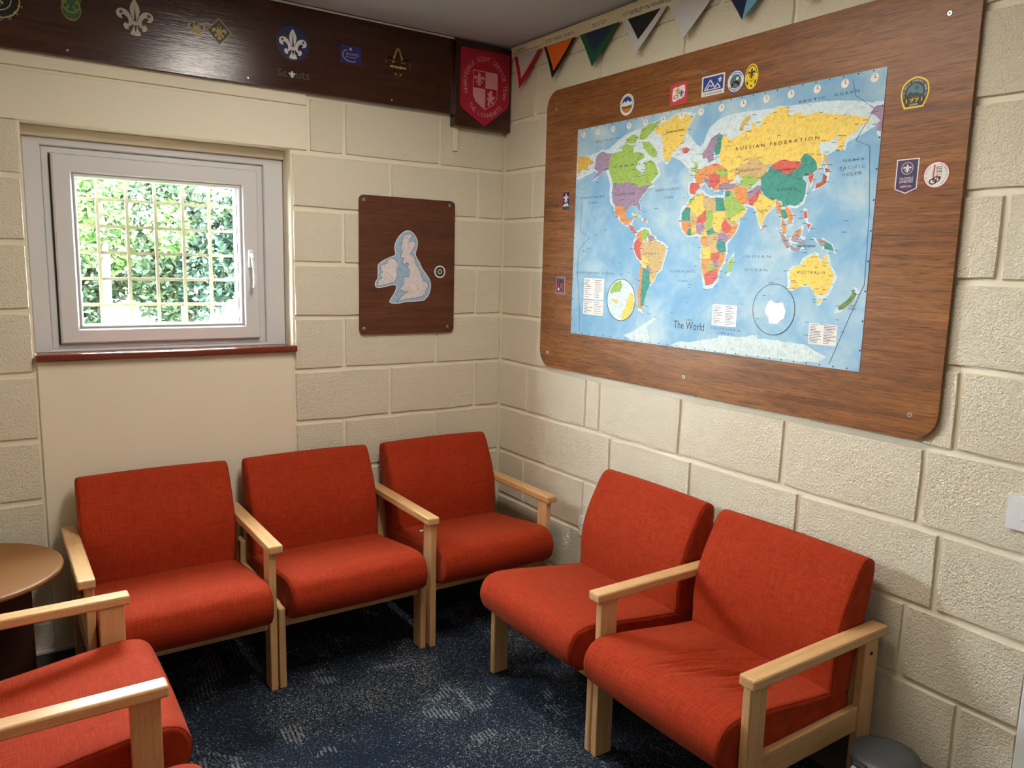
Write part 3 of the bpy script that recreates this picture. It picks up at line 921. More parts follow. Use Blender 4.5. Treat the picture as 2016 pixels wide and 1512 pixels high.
# 8 blue rectangle
r = sticker('blue_badge', 'small royal blue rectangular badge with white swoosh', 'emblem', 'B', -.787, 2.371, FB, E1)
plate('card', rect(-.045, -.034, .045, .034), 0, .0006, MT['royal'], r)
arc = [(.0 + .036 * math.cos(a), -.004 + .024 * math.sin(a)) for a in [math.radians(120 + 8 * k) for k in range(24)]]
plate('swoosh', stroke(arc, .0022), .0006, Z(1), MT['white'], r)
text('lettering', 'scouts', -.022, .034, -.004, .011, Z(1), MT['silver'], r)
text('lettering', 'be prepared . . .', -.022, .034, -.013, .005, Z(1), MT['white'], r)
plate('fleur', fleur(.014, -.002, .021), .0006, Z(1), MT['white'], r)
# 9 gold outline fleur
r = sticker('outline_emblem', 'dull gold line-drawn fleur-de-lis near the red shield plaque', 'emblem', 'B', -.574, 2.372, FB, E1)
w = .0075
cen = spline([(-.014, -.012), (-.020, .012), (0, .057), (.020, .012), (.014, -.012)], 6, False)
side = spline([(.019, -.012), (.027, .010), (.040, .017), (.052, .008), (.057, -.008)], 6, False)
low = spline([(-.011, -.026), (-.016, -.040), (0, -.056), (.016, -.040), (.011, -.026)], 5, False)
plate('line', stroke(cen, w) + stroke(side, w) + stroke([(-x, y) for x, y in side], w) + stroke(low, w) + stroke([(-.036, -.018), (.036, -.018)], w), 0, .0007, MT['darkgold'], r)

# ------------------------------------------------------------------ red shield plaque in the corner
SB = .048
sbd = plate('plaque_board', rect(-.302, 2.146, -.006, 2.512, .002, 2), .0015, SB, MT['fascia'], None, WM('B', 0, 0, 0))
tag(sbd, 'dark wooden backing board hanging in the corner behind red shield', 'board')
r = sticker('shield_plaque', 'crimson shield plaque with white lettering and quartered crest', 'plaque', 'B', -.149, 2.325, SB)
shp = [(-.130, .160)] + [(.131, .166), (.132, -.054)] + spline([(.132, -.054), (.100, -.090), (.0, -.168)], 3, False)[1:] + spline([(0, -.168), (-.10, -.118), (-.130, -.110)], 3, False)[1:]
shp = [(-.130, .160), (.131, .163), (.131, -.052), (.118, -.078), (.0, -.168), (-.118, -.104), (-.130, -.082)]
plate('shield', shp, 0, .004, MT['crimson'], r)
zz = .0043
text_arc('lettering', 'WHARFEDALE SCOUT SERVICE TEAM', 0, .012, .098, 199, -20, .0205, zz, MT['pink'], r, ry=.104)
text_arc('lettering', 'THE LIONHEARTS', 0, .010, .098, 224, 318, .0205, zz, MT['pink'], r, ry=.118, inward=True)
q = [(-.066, .072), (.066, .072), (.066, -.035), (.050, -.065), (0, -.096), (-.050, -.065), (-.066, -.035)]
q2 = [(x * .955, y * .955 - .0005) for x, y in q]
plate('crest_outline', ring(q, q2), .004, zz, MT['pink'], r)
plate('crest_quarter', [[(0, 0), (.063, 0), (.063, .068), (0, .068)], [(0, -.004), (-.063, -.004), (-.063, -.034), (-.048, -.062), (0, -.091)]], .004, zz, MT['pink'], r)
plate('crest_fleur', fleur(.058, -.033, .036), .004, zz, MT['pink'], r)
lion = [(.012, -.072), (.018, -.060), (.016, -.050), (.008, -.046), (.012, -.040), (.020, -.042), (.018, -.030), (.010, -.022), (.016, -.016), (.022, -.022), (.024, -.010), (.034, -.006), (.040, -.014), (.036, -.024),
        (.042, -.034), (.050, -.028), (.054, -.036), (.044, -.046), (.036, -.048), (.044, -.058), (.052, -.060), (.048, -.068), (.036, -.062), (.028, -.056), (.026, -.066), (.022, -.076)]
plate('crest_lion', lion, .004, zz, MT['pink'], r)

# ------------------------------------------------------------------ bunting on the right wall
lath = plate('bunting_rail', [(.062, 2.474), (2.30, 2.440), (2.30, 2.500), (.062, 2.519)], .001, .016, MT['lath'], None, WM('R', 0, 0, 0))
tag(lath, 'long cream wooden rail under the ceiling holding a row of pennants', 'rail')
def rz(u_): return 2.474 - (u_ - .062) * .0152
for (a, b_, lines) in [(.072, .300, ['WHARFEDALE', 'SCOUT FELLOWSHIP "LIONHEARTS"']), (.320, .530, ['OTLEY PARISH CHURCH']), (.630, .735, ['2ND OTLEY']), (.815, 1.125, ['1ST BURLEY IN WHARFEDALE'])]:
    z0 = rz((a + b_) / 2)
    ls = plate('name_strip', [(a, rz(a) + .005), (b_, rz(b_) + .005), (b_, rz(b_) + .036), (a, rz(a) + .036)], .016, .0166, MT['labelpaper'], lath)
    for i, tx in enumerate(lines):
        hh = .016 if len(lines) == 1 else .0095
        yy = (rz(a) + .012) if len(lines) == 1 else rz(a) + .021 - i * .013
        x0, x1 = a + .008, b_ - .008
        if len(lines) == 2 and i == 0: x0, x1 = a + .02, a + .105
        text('lettering', tx, x0, x1, yy, hh, .0170, MT['black'], ls, slope=-.0152)
def pennant(label, a, b_, za, zb, au, az, mo, mi, bw, split=None):
    cu, cz = (a + b_) / 2, (za + zb) / 2
    r = empty('pennant', WM('R', cu, cz, .017)); tag(r, label, 'pennant', 'pennants hanging from the rail')
    tri = [(a - cu, za - cz), (au - cu, az - cz), (b_ - cu, zb - cz)]
    drop = tri[1][1]
    def tilt(o):
        for v in o.data.vertices: v.co.z += .022 * (v.co.y / drop) ** 1.5 if v.co.y / drop > 0 else 0
    def sub(poly, z0, z1, nm, m):
        # subdivide down the drop so the cloth can swing clear of the wall
        rows = 6; A, T, B = poly; vs_, fs = [], []
        for k in range(rows + 1):
            f = k / rows
            L = (A[0] + (T[0] - A[0]) * f, A[1] + (T[1] - A[1]) * f); R_ = (B[0] + (T[0] - B[0]) * f, B[1] + (T[1] - B[1]) * f)
            vs_ += [(L[0], L[1], z1), (R_[0], R_[1], z1), (L[0], L[1], z0), (R_[0], R_[1], z0)]
        for k in range(rows):
            i = k * 4; j = i + 4
            fs += [(i, j, j + 1, i + 1), (i + 2, i + 3, j + 3, j + 2), (i, i + 2, j + 2, j), (i + 1, j + 1, j + 3, i + 3)]
        fs += [(0, 1, 3, 2)]
        o = obj(nm, mesh(nm, vs_, fs, m), r); tilt(o); return o
    if split:
        mid = ((tri[0][0] + tri[2][0]) / 2, (tri[0][1] + tri[2][1]) / 2)
        sub([tri[0], tri[1], mid], 0, .0015, 'cloth', mo); sub([mid, tri[1], tri[2]], 0, .0015, 'cloth_half', mi)
        return
    sub(tri, 0, .0014, 'cloth', mo)
    if mi is not None:
        cx = sum(p[0] for p in tri) / 3
        t2 = [(tri[0][0] + bw, tri[0][1] - .001), (tri[1][0] + (cx - tri[1][0]) * .12, tri[1][1] + bw * 1.75), (tri[2][0] - bw, tri[2][1] - .001)]
        sub(t2, .0014, .0019, 'centre_panel', mi)
pennant('white pennant with wide red border, nearest the corner', .088, .298, 2.474, 2.470, .165, 2.321, MT['red'], MT['pennant_white'], .026)
pennant('orange pennant with black border', .317, .535, 2.470, 2.466, .412, 2.322, MT['black'], MT['orange'], .018)
pennant('navy pennant with dark green border', .562, .803, 2.466, 2.463, .675, 2.321, MT['green'], MT['pennant_navy'], .030)
pennant('black pennant with wide white border', .822, 1.056, 2.462, 2.459, .925, 2.318, MT['pennant_white'], MT['black'], .030)
pennant('plain pale grey white pennant', 1.064, 1.290, 2.459, 2.455, 1.166, 2.322, MT['pennant_white'], None, 0)
pennant('half navy half light blue pennant', 1.312, 1.540, 2.455, 2.452, 1.420, 2.323, MT['pennant_navy'], MT['pennant_sky'], 0, True)
pennant('yellow pennant at top edge of picture above map board', 1.560, 1.790, 2.451, 2.447, 1.660, 2.318, MT['yellow'], None, 0)
# ------------------------------------------------------------------ big plywood board with the world map
BD = .015
big = plate('map_board', rect(.350, 1.083, 2.152, 2.276, .075, 8), .003, BD, MT['ply'], None, WM('R', 0, 0, 0))
tag(big, 'large brown plywood board with rounded corners carrying the world map', 'board')
for x, y in ((.416, 2.196), (1.248, 2.199), (2.073, 2.192), (.407, 1.146), (1.237, 1.144), (2.076, 1.149)): screw(big, x, y, BD, .0075)
for k, (x, y) in enumerate(((.42, 2.19), (2.07, 2.19), (.41, 1.15), (2.07, 1.15))): 
    sp_ = obj('spacer', cyl_mesh('spacer', .012, .0030, MT['ply_edge'], 10), big); sp_.location = (x, y, 0.0005)

mp = empty('world_map', WM('R', .573, 1.250, BD)); tag(mp, 'large laminated world map poster with pale blue oceans', 'map')
MW, MH = 1.344, .842
plate('sheet', rect(0, -.002, MW, MH), .0003, .0015, MT['map_ocean'], mp)
MAP = """
tan 670,537 707,543 713,531 747,519 764,522 797,518 810,482 830,454 838,440 865,432 853,404 831,384 817,371 822,344 820,337 817,314 799,290 793,271 792,256 773,235 743,229 730,258 719,297 719,321 719,356 709,380 710,403 686,406 646,401 619,425 612,453 620,489 643,508
orange 664,606 692,623 737,634 762,636 808,613 840,577 812,568 777,574 774,552 754,551 732,578 743,562 733,560 705,591 691,575 674,582
tan 801,550 846,562 895,544 899,497 860,513 830,533
purple 117,676 131,724 159,735 222,722 209,703 205,669 174,667 150,649 116,636 143,661
ochre 6,732 74,723 112,699 76,694 66,676 40,681 10,665
green 222,722 268,726 314,719 365,714 397,704 404,693 380,687 359,668 360,653 383,641 394,623 405,633 413,647 409,668 424,673 441,677 460,665 471,646 481,627 464,614 441,599 457,591 436,585 387,582 361,598 335,602 236,607 224,636 205,669 209,703
green 274,740 299,752 344,741 340,721 288,724
green 388,749 425,745 463,712 470,699 453,688 428,703 401,727
green 384,795 432,809 484,816 468,804 434,784 411,763 374,763
green 298,767 335,780 368,768 350,753 311,757
yellow 474,795 514,806 552,819 596,819 640,807 626,791 611,766 602,748 593,726 572,712 550,699 538,680 527,667 512,676 501,704 499,736 494,761 458,777 454,786
red 597,702 616,704 632,696 618,688 604,689
purple 236,605 335,602 361,598 381,582 412,586 436,585 425,573 407,559 384,535 392,514 396,496 386,505 373,519 341,520 316,502 292,514 255,522 237,539 232,570
orange 249,523 299,516 314,496 315,476 326,463 342,465 354,473 346,458 330,448 310,453 290,464 282,482 264,496
orange 251,514 266,496 275,478 270,477 257,494
green 658,653 672,646 670,629 682,620 666,615 658,622 665,633
tan 644,631 656,630 653,620 642,623
purple 693,676 712,693 730,721 764,736 774,727 750,723 752,696 739,672 743,652 726,645 714,663 697,661
teal 754,728 774,729 777,690 774,672 754,668 746,682 757,703
orange 664,606 687,616 709,606 708,583 690,577 671,584 673,597
red 645,578 680,576 689,565 671,553 667,543 648,547 644,564
orange 692,623 737,634 762,632 764,613 724,605 709,606
green 764,613 808,613 810,598 781,593 760,606
purple 705,593 720,590 743,565 735,562 711,583
red 730,601 775,597 777,578 754,557 731,581
purple 773,563 807,568 846,564 842,551 799,550 779,550
green 642,517 670,537 688,538 674,524 648,507
yellow 673,535 706,543 713,494 719,486 686,466 643,504 671,524
tan 710,525 747,519 764,522 765,480 750,475 715,494
teal 764,522 797,519 810,482 770,480
green 806,526 829,537 850,517 880,494 891,479 874,461 838,440 821,467 806,501
teal 805,541 824,541 825,530 806,527
orange 840,555 862,550 895,544 899,500 875,498 855,521
yellow 770,657 777,698 780,723 805,713 816,689 856,718 902,726 911,618 868,637 842,610 840,577 816,583 811,609 782,634
yellow 777,716 806,716 817,704 871,727 894,727 899,748 910,750 910,729 937,743 940,756 974,771 998,783 1024,779 1037,767 1026,755 1075,757 1092,743 1111,747 1139,748 1185,736 1219,730 1266,720 1305,707 1299,699 1275,699 1273,688 1239,672 1230,654 1225,632 1213,640 1211,656 1227,686 1206,674 1181,664 1154,666 1145,644 1162,626 1160,603 1152,584 1144,611 1119,630 1095,629 1092,612 1055,619 1021,622 988,617 948,620 924,639 897,641 862,619 839,610 840,592 832,574 812,583 815,605 784,630
ochre 849,736 859,760 890,776 886,767 864,749 856,734
purple 1307,725 1322,740 1343,738 1342,714 1344,671 1332,676 1329,692 1341,702
tan 839,610 862,619 887,624 897,641 924,639 948,620 971,606 964,593 948,576 939,570 906,583 883,588 865,583 854,594 840,596
green 866,568 883,588 911,579 939,570 918,557 905,547 871,560
purple 897,533 932,549 948,551 947,537 921,517 904,511
red 904,507 921,517 947,537 955,522 941,502 924,492 907,496
red 984,612 1005,617 1021,622 1056,614 1093,609 1094,599 1071,584 1042,576 1012,589
teal 948,576 973,592 980,605 1012,589 1042,576 1071,584 1097,602 1092,619 1102,633 1119,627 1144,604 1148,587 1128,572 1104,571 1101,561 1115,547 1113,516 1107,496 1084,484 1063,488 1043,482 1033,500 1011,508 989,506 966,522 950,544
red 1126,574 1138,572 1135,555 1133,544 1125,563
brick 1177,585 1191,580 1182,575
brick 1175,569 1183,561 1181,545 1166,536 1150,531 1154,540 1173,546
ochre 1169,631 1176,618 1180,594 1173,608
yellow 948,526 962,518 989,503 1011,498 1000,484 992,476 975,462 966,445 964,422 953,442 944,467 931,489 923,493 941,502
orange 968,424 975,418 972,411
orange 1011,500 1029,492 1031,471 1037,450 1027,464 1018,479
teal 1033,471 1053,466 1062,452 1048,446 1041,450
orange 1047,484 1065,469 1075,452 1074,434 1064,428 1067,445 1053,466
orange 1040,446 1050,425 1056,400 1051,395 1039,425
mauve 1028,408 1051,390 1075,358 1067,354 1048,376
mauve 1079,356 1113,351 1111,347 1080,351
mauve 1083,389 1107,409 1112,406 1105,385 1094,372 1081,379
orange 1088,392 1111,413 1110,402 1097,392
mauve 1118,378 1127,375 1121,368 1126,357 1120,359
red 1118,462 1124,463 1128,443 1120,447
red 1132,426 1142,422 1137,411
mauve 1166,378 1197,372 1199,359 1179,367
teal 1197,372 1218,360 1227,344 1215,350 1199,352
yellow 1086,284 1102,295 1122,297 1132,316 1151,325 1166,332 1179,327 1178,317 1196,308 1199,320 1201,337 1210,317 1214,300 1227,283 1234,270 1228,250 1219,229 1210,217 1189,215 1177,221 1172,231 1159,243 1131,242 1108,230 1089,230 1092,246
yellow 1187,199 1200,201 1197,191 1192,189
olive 1297,231 1312,220 1303,203 1296,196 1276,178 1260,174 1265,183 1289,202 1303,220
tan 454,383 478,391 497,376 527,366 543,353 536,328 526,303 522,282 499,269 489,243 469,226 464,251 462,273 442,294 422,315 408,336 401,354 418,375
orange 390,414 415,422 423,396 412,375 386,380
green 414,424 445,421 452,408 435,396 430,383 416,396
purple 453,404 478,397 478,389 454,383 447,396
red 386,388 412,375 401,354 408,336 416,311 390,328 372,354 374,375
yellow 418,332 441,319 457,298 443,289 424,293
purple 446,292 465,279 460,266 444,277
teal 422,281 444,277 463,266 461,251 466,226 458,204 450,187 440,160 435,138 419,142 415,198 421,246
orange 414,302 423,281 420,233 417,181 419,142 442,123 413,132 406,189 411,250
yellow 467,247 486,239 475,226
red 330,448 363,438 364,425 384,412 371,414 347,434
yellow 360,487 392,479 389,475 360,482
orange 415,464 433,459 431,455 415,459
teal 613,477 631,495 650,494 658,450 617,451
tan 653,488 681,467 688,447 662,440 658,450
red 690,459 722,481 734,457 715,442 683,443
green 727,479 748,480 760,456 757,433 732,422 730,449
yellow 758,479 803,475 810,454 802,432 789,406 768,418 759,437
red 810,451 832,427 847,419 824,405 804,413 799,432
orange 847,423 865,432 853,404 831,384 825,394 838,408
orange 612,449 662,444 658,428 643,405 619,425
teal 645,421 663,422 665,402 646,403
yellow 663,432 684,435 686,406 665,404
purple 684,435 715,438 721,426 707,403 688,410
yellow 709,411 727,415 735,391 714,392
teal 733,411 758,422 769,406 739,399
tan 737,395 780,402 785,390 784,352 770,337 743,352 731,372
orange 709,390 734,393 732,364 716,366
purple 785,402 814,405 830,386 817,371 791,383
teal 786,383 817,371 822,344 795,340 783,360
yellow 719,356 753,354 761,321 719,321
red 760,333 795,340 796,321 772,309 759,317
orange 800,333 820,337 817,314 799,290 795,275 788,298 802,314
orange 717,317 751,317 754,274 734,266 722,289
green 752,298 770,306 774,282 754,274
purple 772,309 792,310 793,294 776,292
red 735,262 754,274 780,279 790,275 792,256 773,235 743,229
green 840,306 855,327 854,306 847,276 838,272
yellow 837,453 867,463 889,476 892,472 868,449 840,442
ice 607,1 640,19 684,19 763,37 819,50 848,56 897,53 959,70 965,6 802,5
ice 832,57 929,58 1020,61 1090,58 1148,58 1186,41 1219,31 1193,12 1111,10 980,8 836,4
ice 353,22 398,39 447,65 488,89 500,86 460,57 474,23 457,6 400,8
"""
rnd = random.Random(3)
def ragged(p, amp=.0032, step=.016):
    out = []
    n = len(p)
    for i in range(n):
        a, b_ = p[i], p[(i + 1) % n]
        L = math.hypot(b_[0] - a[0], b_[1] - a[1]); k = max(1, int(L / step))
        for j in range(k):
            f = j / k
            dx, dy = (0, 0) if j == 0 else (rnd.uniform(-amp, amp), rnd.uniform(-amp, amp))
            out.append((a[0] + (b_[0] - a[0]) * f + dx, a[1] + (b_[1] - a[1]) * f + dy))
    return out
LAND = []
for ln in MAP.strip().split('\n'):
    wds = ln.split()
    pts = [tuple(float(c) / 1000 for c in w_.split(',')) for w_ in wds[1:]]
    pts = [(min(max(x, .001), MW - .001), min(max(y, .001), MH - .001)) for x, y in pts]
    LAND.append((wds[0], pts))
# pale shallow water round the coasts
halo = []
for c, pts in LAND:
    cx = sum(p[0] for p in pts) / len(pts); cy = sum(p[1] for p in pts) / len(pts)
    R_ = sum(math.hypot(p[0] - cx, p[1] - cy) for p in pts) / len(pts)
    f = 1 + .011 / max(R_, .008)
    h_ = [(min(max(cx + (x - cx) * f, .0005), MW - .0005), min(max(cy + (y - cy) * f, .0005), MH - .0005)) for x, y in pts]
    halo.append(h_)
for k, h_ in enumerate(halo):
    plate('shallow_water', [h_], .0015, .0017 + k * 1e-6, MT['map_shelf'], mp)
arc_ = spline([(.0005, .70), (.10, .735), (.20, .745), (.30, .79), (.45, .80), (.60, .765), (.68, .70), (.72, .76), (.80, .79), (1.0, .785), (1.20, .775), (1.3435, .74), (1.3435, .70), (1.25, .655), (1.15, .62), (1.0, .66), (.8, .66), (.66, .62), (.55, .68), (.40, .64), (.25, .69), (.10, .66), (.0005, .64)], 3)
plate('shallow_water', [[(min(max(x, .0005), MW - .0005), y) for x, y in arc_]], .0015, .00165, MT['map_shelf'], mp)
for k, (c, pts) in enumerate(LAND):
    if area(pts) < 0: pts = pts[::-1]
    plate('country', [ragged(inset(pts, -.0028))], .0017, .0020 + k * 2e-6, MT['map_' + c], mp)
# clocks along the top, border dots, insets and legends
for i in range(15):
    plate('clock_face', [circ(.039 + .0908 * i, .818, .0125, .0125, 14)], .0015, .0024, MT['paper'], mp)
    plate('clock_hand', stroke([(.039 + .0908 * i, .818), (.039 + .0908 * i, .828)], .0016) + stroke([(.039 + .0908 * i, .818), (.045 + .0908 * i, .818)], .0012), .0024, .0027, MT['grey'], mp)
tag(plate('border_marks', [circ(.03 + .0455 * i, .838, .0022, .0022, 6) for i in range(29)] + [circ(.03 + .0455 * i, .004, .0024, .0024, 6) for i in range(29)]
      + [circ(.004, .06 + .085 * i, .0024, .0024, 6) for i in range(9)] + [circ(1.340, .06 + .085 * i, .0026, .0026, 6) for i in range(9)], .0015, .0024, MT['text'], mp), kind='stuff')
def panel(x0, y0, x1, y1, rows, cols=2):
    p = plate('legend_panel', rect(x0, y0, x1, y1, .003, 2), .0015, .0024, MT['paper'], mp)
    ls = []
    for c in range(cols):
        for r_ in range(rows):
            a = x0 + (x1 - x0) * (c + .08) / cols; y = y1 - (y1 - y0) * (r_ + 1.1) / (rows + 1.2)
            ls.append(rect(a, y, a + (x1 - x0) / cols * rnd.uniform(.35, .85), y + .0016))
    plate('legend_lines', ls, .0024, .0026, MT['grey'], p)
panel(.079, .149, .207, .235, 9); panel(.078, .085, .206, .144, 7); panel(.782, .092, .887, .164, 12); panel(1.167, .064, 1.263, .127, 12)
ins = plate('inset_globe', [circ(.311, .155, .082, .082, 40)], .0015, .0024, MT['map_ice'], mp)
plate('inset_rim', ring(circ(.311, .155, .083, .083, 40), circ(.311, .155, .0805, .0805, 40)), .0024, .0029, MT['grey'], ins)
plate('inset_land', [ragged([(.318, .075), (.36, .09), (.388, .13), (.385, .175), (.362, .19), (.352, .16), (.34, .13), (.325, .11)])], .0024, .0027, MT['map_yellow'], ins)
plate('inset_land', [ragged([(.245, .185), (.27, .22), (.305, .234), (.315, .21), (.30, .185), (.27, .185), (.25, .175)])], .0024, .0027, MT['map_green'], ins)
plate('inset_land', [ragged([(.255, .155), (.29, .155), (.295, .14), (.28, .138)])], .0024, .0027, MT['map_yellow'], ins)
ins = plate('inset_globe', [circ(1.032, .160, .080, .081, 40)], .0015, .0024, MT['map_ocean'], mp)
plate('inset_rim', ring(circ(1.032, .160, .081, .082, 40), circ(1.032, .160, .0793, .0803, 40)), .0024, .0029, MT['text'], ins)
plate('inset_land', [ragged([(1.005, .175), (1.02, .19), (1.04, .18), (1.065, .185), (1.078, .16), (1.075, .135), (1.05, .115), (1.02, .115), (1.015, .135), (1.0, .15)], .004)], .0024, .0027, MT['mapwhite'], ins)
dl = [[(.045, .555), (.04, .43), (.10, .40), (.035, .35), (.03, .26), (.055, .10), (.06, .005)], [(1.243, .825), (1.255, .78), (1.318, .735), (1.268, .655), (1.313, .635), (1.33, .45), (1.335, .25), (1.30, .16), (1.245, .01)]]
plate('date_line', sum([stroke(p, .0012) for p in dl], []), .0015, .0023, MT['textblue'], mp)
for (tx, x0, x1, y, h_, m) in [('The World', .603, .749, .068, .027, 'text'), ('Collins', .659, .691, .098, .009, 'text'),
        ('R U S S I A N   F E D E R A T I O N', .838, 1.149, .672, .010, 'black'), ('N O R T H', 1.235, 1.299, .598, .008, 'textblue'), ('P A C I F I C', 1.226, 1.304, .577, .008, 'textblue'),
        ('O C E A N', 1.235, 1.294, .558, .008, 'textblue'), ('C H I N A', 1.013, 1.084, .529, .008, 'black'), ('MONGOLIA', 1.007, 1.076, .591, .006, 'black'), ('KAZAKHSTAN', .858, .947, .601, .006, 'black'),
        ('A R C T I C', 1.066, 1.157, .787, .007, 'textblue'), ('O C E A N', 1.187, 1.266, .788, .007, 'textblue'), ('C A N A D A', .235, .418, .667, .008, 'black'),
        ('NORTH ATLANTIC', .474, .597, .562, .009, 'textblue'), ('OCEAN', .520, .563, .534, .009, 'textblue'), ('NORTH PACIFIC', .039, .188, .558, .009, 'textblue'), ('OCEAN', .085, .143, .536, .009, 'textblue'),
        ('A R C T I C   O C E A N', .117, .277, .776, .008, 'textblue'), ('UNITED STATES', .259, .363, .560, .007, 'black'), ('GREENLAND', .511, .600, .765, .007, 'black'),
        ('B R A Z I L', .439, .515, .333, .007, 'black'), ('SOUTH PACIFIC OCEAN', .024, .260, .253, .008, 'textblue'), ('SOUTH ATLANTIC', .569, .694, .269, .008, 'textblue'), ('OCEAN', .609, .656, .236, .007, 'textblue'),
        ('S O U T H E R N', .780, .907, .078, .007, 'textblue'), ('O C E A N', .807, .879, .064, .007, 'textblue'), ('A U S T R A L I A', 1.109, 1.208, .276, .008, 'black'),
        ('I N D I A N', .901, 1.007, .323, .008, 'textblue'), ('O C E A N', .909, .998, .280, .008, 'textblue'), ('INDONESIA', 1.102, 1.168, .356, .007, 'black'), ('INDIA', .946, .983, .469, .007, 'black'),
        ('NEW', 1.297, 1.313, .184, .005, 'black'), ('ZEALAND', 1.292, 1.318, .176, .005, 'black')]:
    text('lettering', tx, x0, x1, y, h_, .0028, MT[m], mp)
# tiny place-name dashes
ds = []
for c, pts in LAND:
    if c == 'ice': continue
    for p in pts[::2]:
        s_ = rnd.choice((-1, 1)); a = p[0] + s_ * rnd.uniform(.002, .006)
        x0, x1 = sorted((a, a + s_ * rnd.uniform(.008, .018)))
        if x0 > .005 and x1 < MW - .005: ds.append(rect(x0, p[1], x1, p[1] + .0013))
for _ in range(120):
    x, y = rnd.uniform(.03, 1.28), rnd.uniform(.03, .75); ds.append(rect(x, y, x + rnd.uniform(.008, .02), y + .0012))
tag(plate('place_names', ds, .0020, .00265, MT['text'], mp), kind='stuff')

# ------------------------------------------------------------------ stickers on the big board
E2 = 'stickers on the map board'
r = sticker('oval_sticker', 'oval sticker with snowy mountains and orange base above the map', 'sticker', 'R', .866, 2.149, BD, E2)
plate('rim', circ(0, 0, .041, .042), 0, .0006, MT['leafy'], r); plate('band', circ(0, 0, .039, .040), .0006, Z(1), MT['white'], r)
plate('sky', circ(0, 0, .029, .030), Z(1), Z(2), MT['blue'], r)
plate('mountain', [(-.028, .004), (-.014, .014), (-.006, .008), (.006, .015), (.016, .007), (.028, .010), (.028, -.006), (-.028, -.006)], Z(2), Z(3), MT['white'], r)
plate('meadow', [(-.028, -.004), (.0, -.006), (.028, -.003), (.025, -.014), (-.025, -.014)], Z(2), Z(4), MT['leafy'], r)
plate('base', [(-.025, -.014), (.025, -.014), (.014, -.026), (0, -.029), (-.014, -.026)], Z(2), Z(4), MT['orange'], r)
text_arc('lettering', 'WORLD JAMBOREE', 0, 0, .0305, 205, -25, .006, Z(3), MT['text'], r)
r = sticker('square_sticker', 'red square sticker with white flag and gold and blue fleur-de-lis', 'sticker', 'R', 1.135, 2.146, BD, E2)
plate('card', rect(-.041, -.036, .041, .036), 0, .0006, MT['salmon'], r)
plate('flag', spline([(-.027, .020), (0, .023), (.028, .026), (.028, -.012), (0, -.020), (-.027, -.024)], 2), .0006, Z(1), MT['white'], r)
plate('gold_fleur', fleur(.026, -.004, .010), Z(1), Z(2), MT['gold'], r); plate('blue_fleur', fleur(.024, .014, .000), Z(1), Z(2), MT['blue'], r)
plate('red_eye', ring(circ(-.012, -.010, .012, .007, 16), circ(-.012, -.010, .009, .0045, 16)), Z(1), Z(2), MT['red'], r)
r = sticker('mountain_sticker', 'blue and white rectangular sticker with zigzag mountain peaks', 'sticker', 'R', 1.293, 2.149, BD, E2)
plate('card', rect(-.050, -.033, .050, .033), 0, .0006, MT['white'], r); plate('field', rect(-.044, -.018, .044, .028, .004), .0006, Z(1), MT['blue'], r)
plate('peaks', stroke([(-.036, -.012), (-.012, .018), (.010, -.012)], .0042) + stroke([(-.026, -.012), (-.014, .002), (-.006, -.004), (.002, .004)], .0036) + stroke([(.006, -.012), (.020, .002), (.032, -.012)], .0042) + stroke([(-.036, -.013), (.032, -.013)], .003), Z(1), Z(2), MT['white'], r)
plate('fleur', fleur(.018, .030, .014), Z(1), Z(2), MT['white'], r)
text('lettering', '14th WORLD JAMBOREE', -.040, .040, -.029, .006, Z(1), MT['text'], r)
r = sticker('octagon_sticker', 'blue and white octagonal sticker with teal and red centre', 'sticker', 'R', 1.390, 2.144, BD, E2)
oc = lambda s_: spline(circ(0, 0, s_, s_ * .98, 8, math.pi / 8), 3)
plate('rim', oc(.037), 0, .0006, MT['blue'], r); plate('band', oc(.034), .0006, Z(1), MT['white'], r); plate('centre', oc(.023), Z(1), Z(2), MT['teal'], r)
plate('red_arch', stroke([(.015 * math.cos(a), -.016 + .014 * math.sin(a)) for a in [math.pi * k / 8 for k in range(9)]], .007), Z(2), Z(3), MT['red'], r)
plate('side_arc', ring(circ(0, 0, .030, .029, 24)[2:10], circ(0, 0, .0275, .0265, 24)[2:10])[:-1] + ring(circ(0, 0, .030, .029, 24)[14:22], circ(0, 0, .0275, .0265, 24)[14:22])[:-1], Z(1), Z(2), MT['blue'], r)
plate('book', rect(.002, .004, .012, .012), Z(2), Z(3), MT['white'], r)
r = sticker('oval_sticker', 'yellow oval sticker with black fleur-de-lis', 'sticker', 'R', 1.454, 2.148, BD, E2)
plate('rim', circ(0, 0, .027, .040), 0, .0006, MT['gold'], r); plate('field', circ(0, 0, .0255, .0385), .0006, Z(1), MT['yellow'], r)
plate('arc', ring(circ(0, 0, .0225, .034, 36)[1:18], circ(0, 0, .0205, .0315, 36)[1:18])[:-1], Z(1), Z(2), MT['black'], r)
plate('fleur', fleur(.032, 0, .010, .030), Z(1), Z(2), MT['black'], r)
text('lettering', '1967', -.010, .010, -.016, .006, Z(2), MT['black'], r)
plate('leaf_mark', [[(-.018, -.010), (-.013, -.018), (-.012, -.026), (-.019, -.020)], [(.018, -.010), (.013, -.018), (.012, -.026), (.019, -.020)], circ(0, -.029, .004, .003, 8)], Z(1), Z(2), MT['black'], r)
r = sticker('arched_sticker', 'black arched sticker with yellow border and large yellow date', 'sticker', 'R', 2.001, 2.008, BD, E2)
ar = lambda k, b0: spline([(-.026 * k, b0), (-.034 * k, -.020 * k), (-.039 * k, .004), (-.030 * k, .030 * k), (0, .043 * k), (.030 * k, .030 * k), (.039 * k, .004), (.034 * k, -.020 * k), (.026 * k, b0)], 4, False)
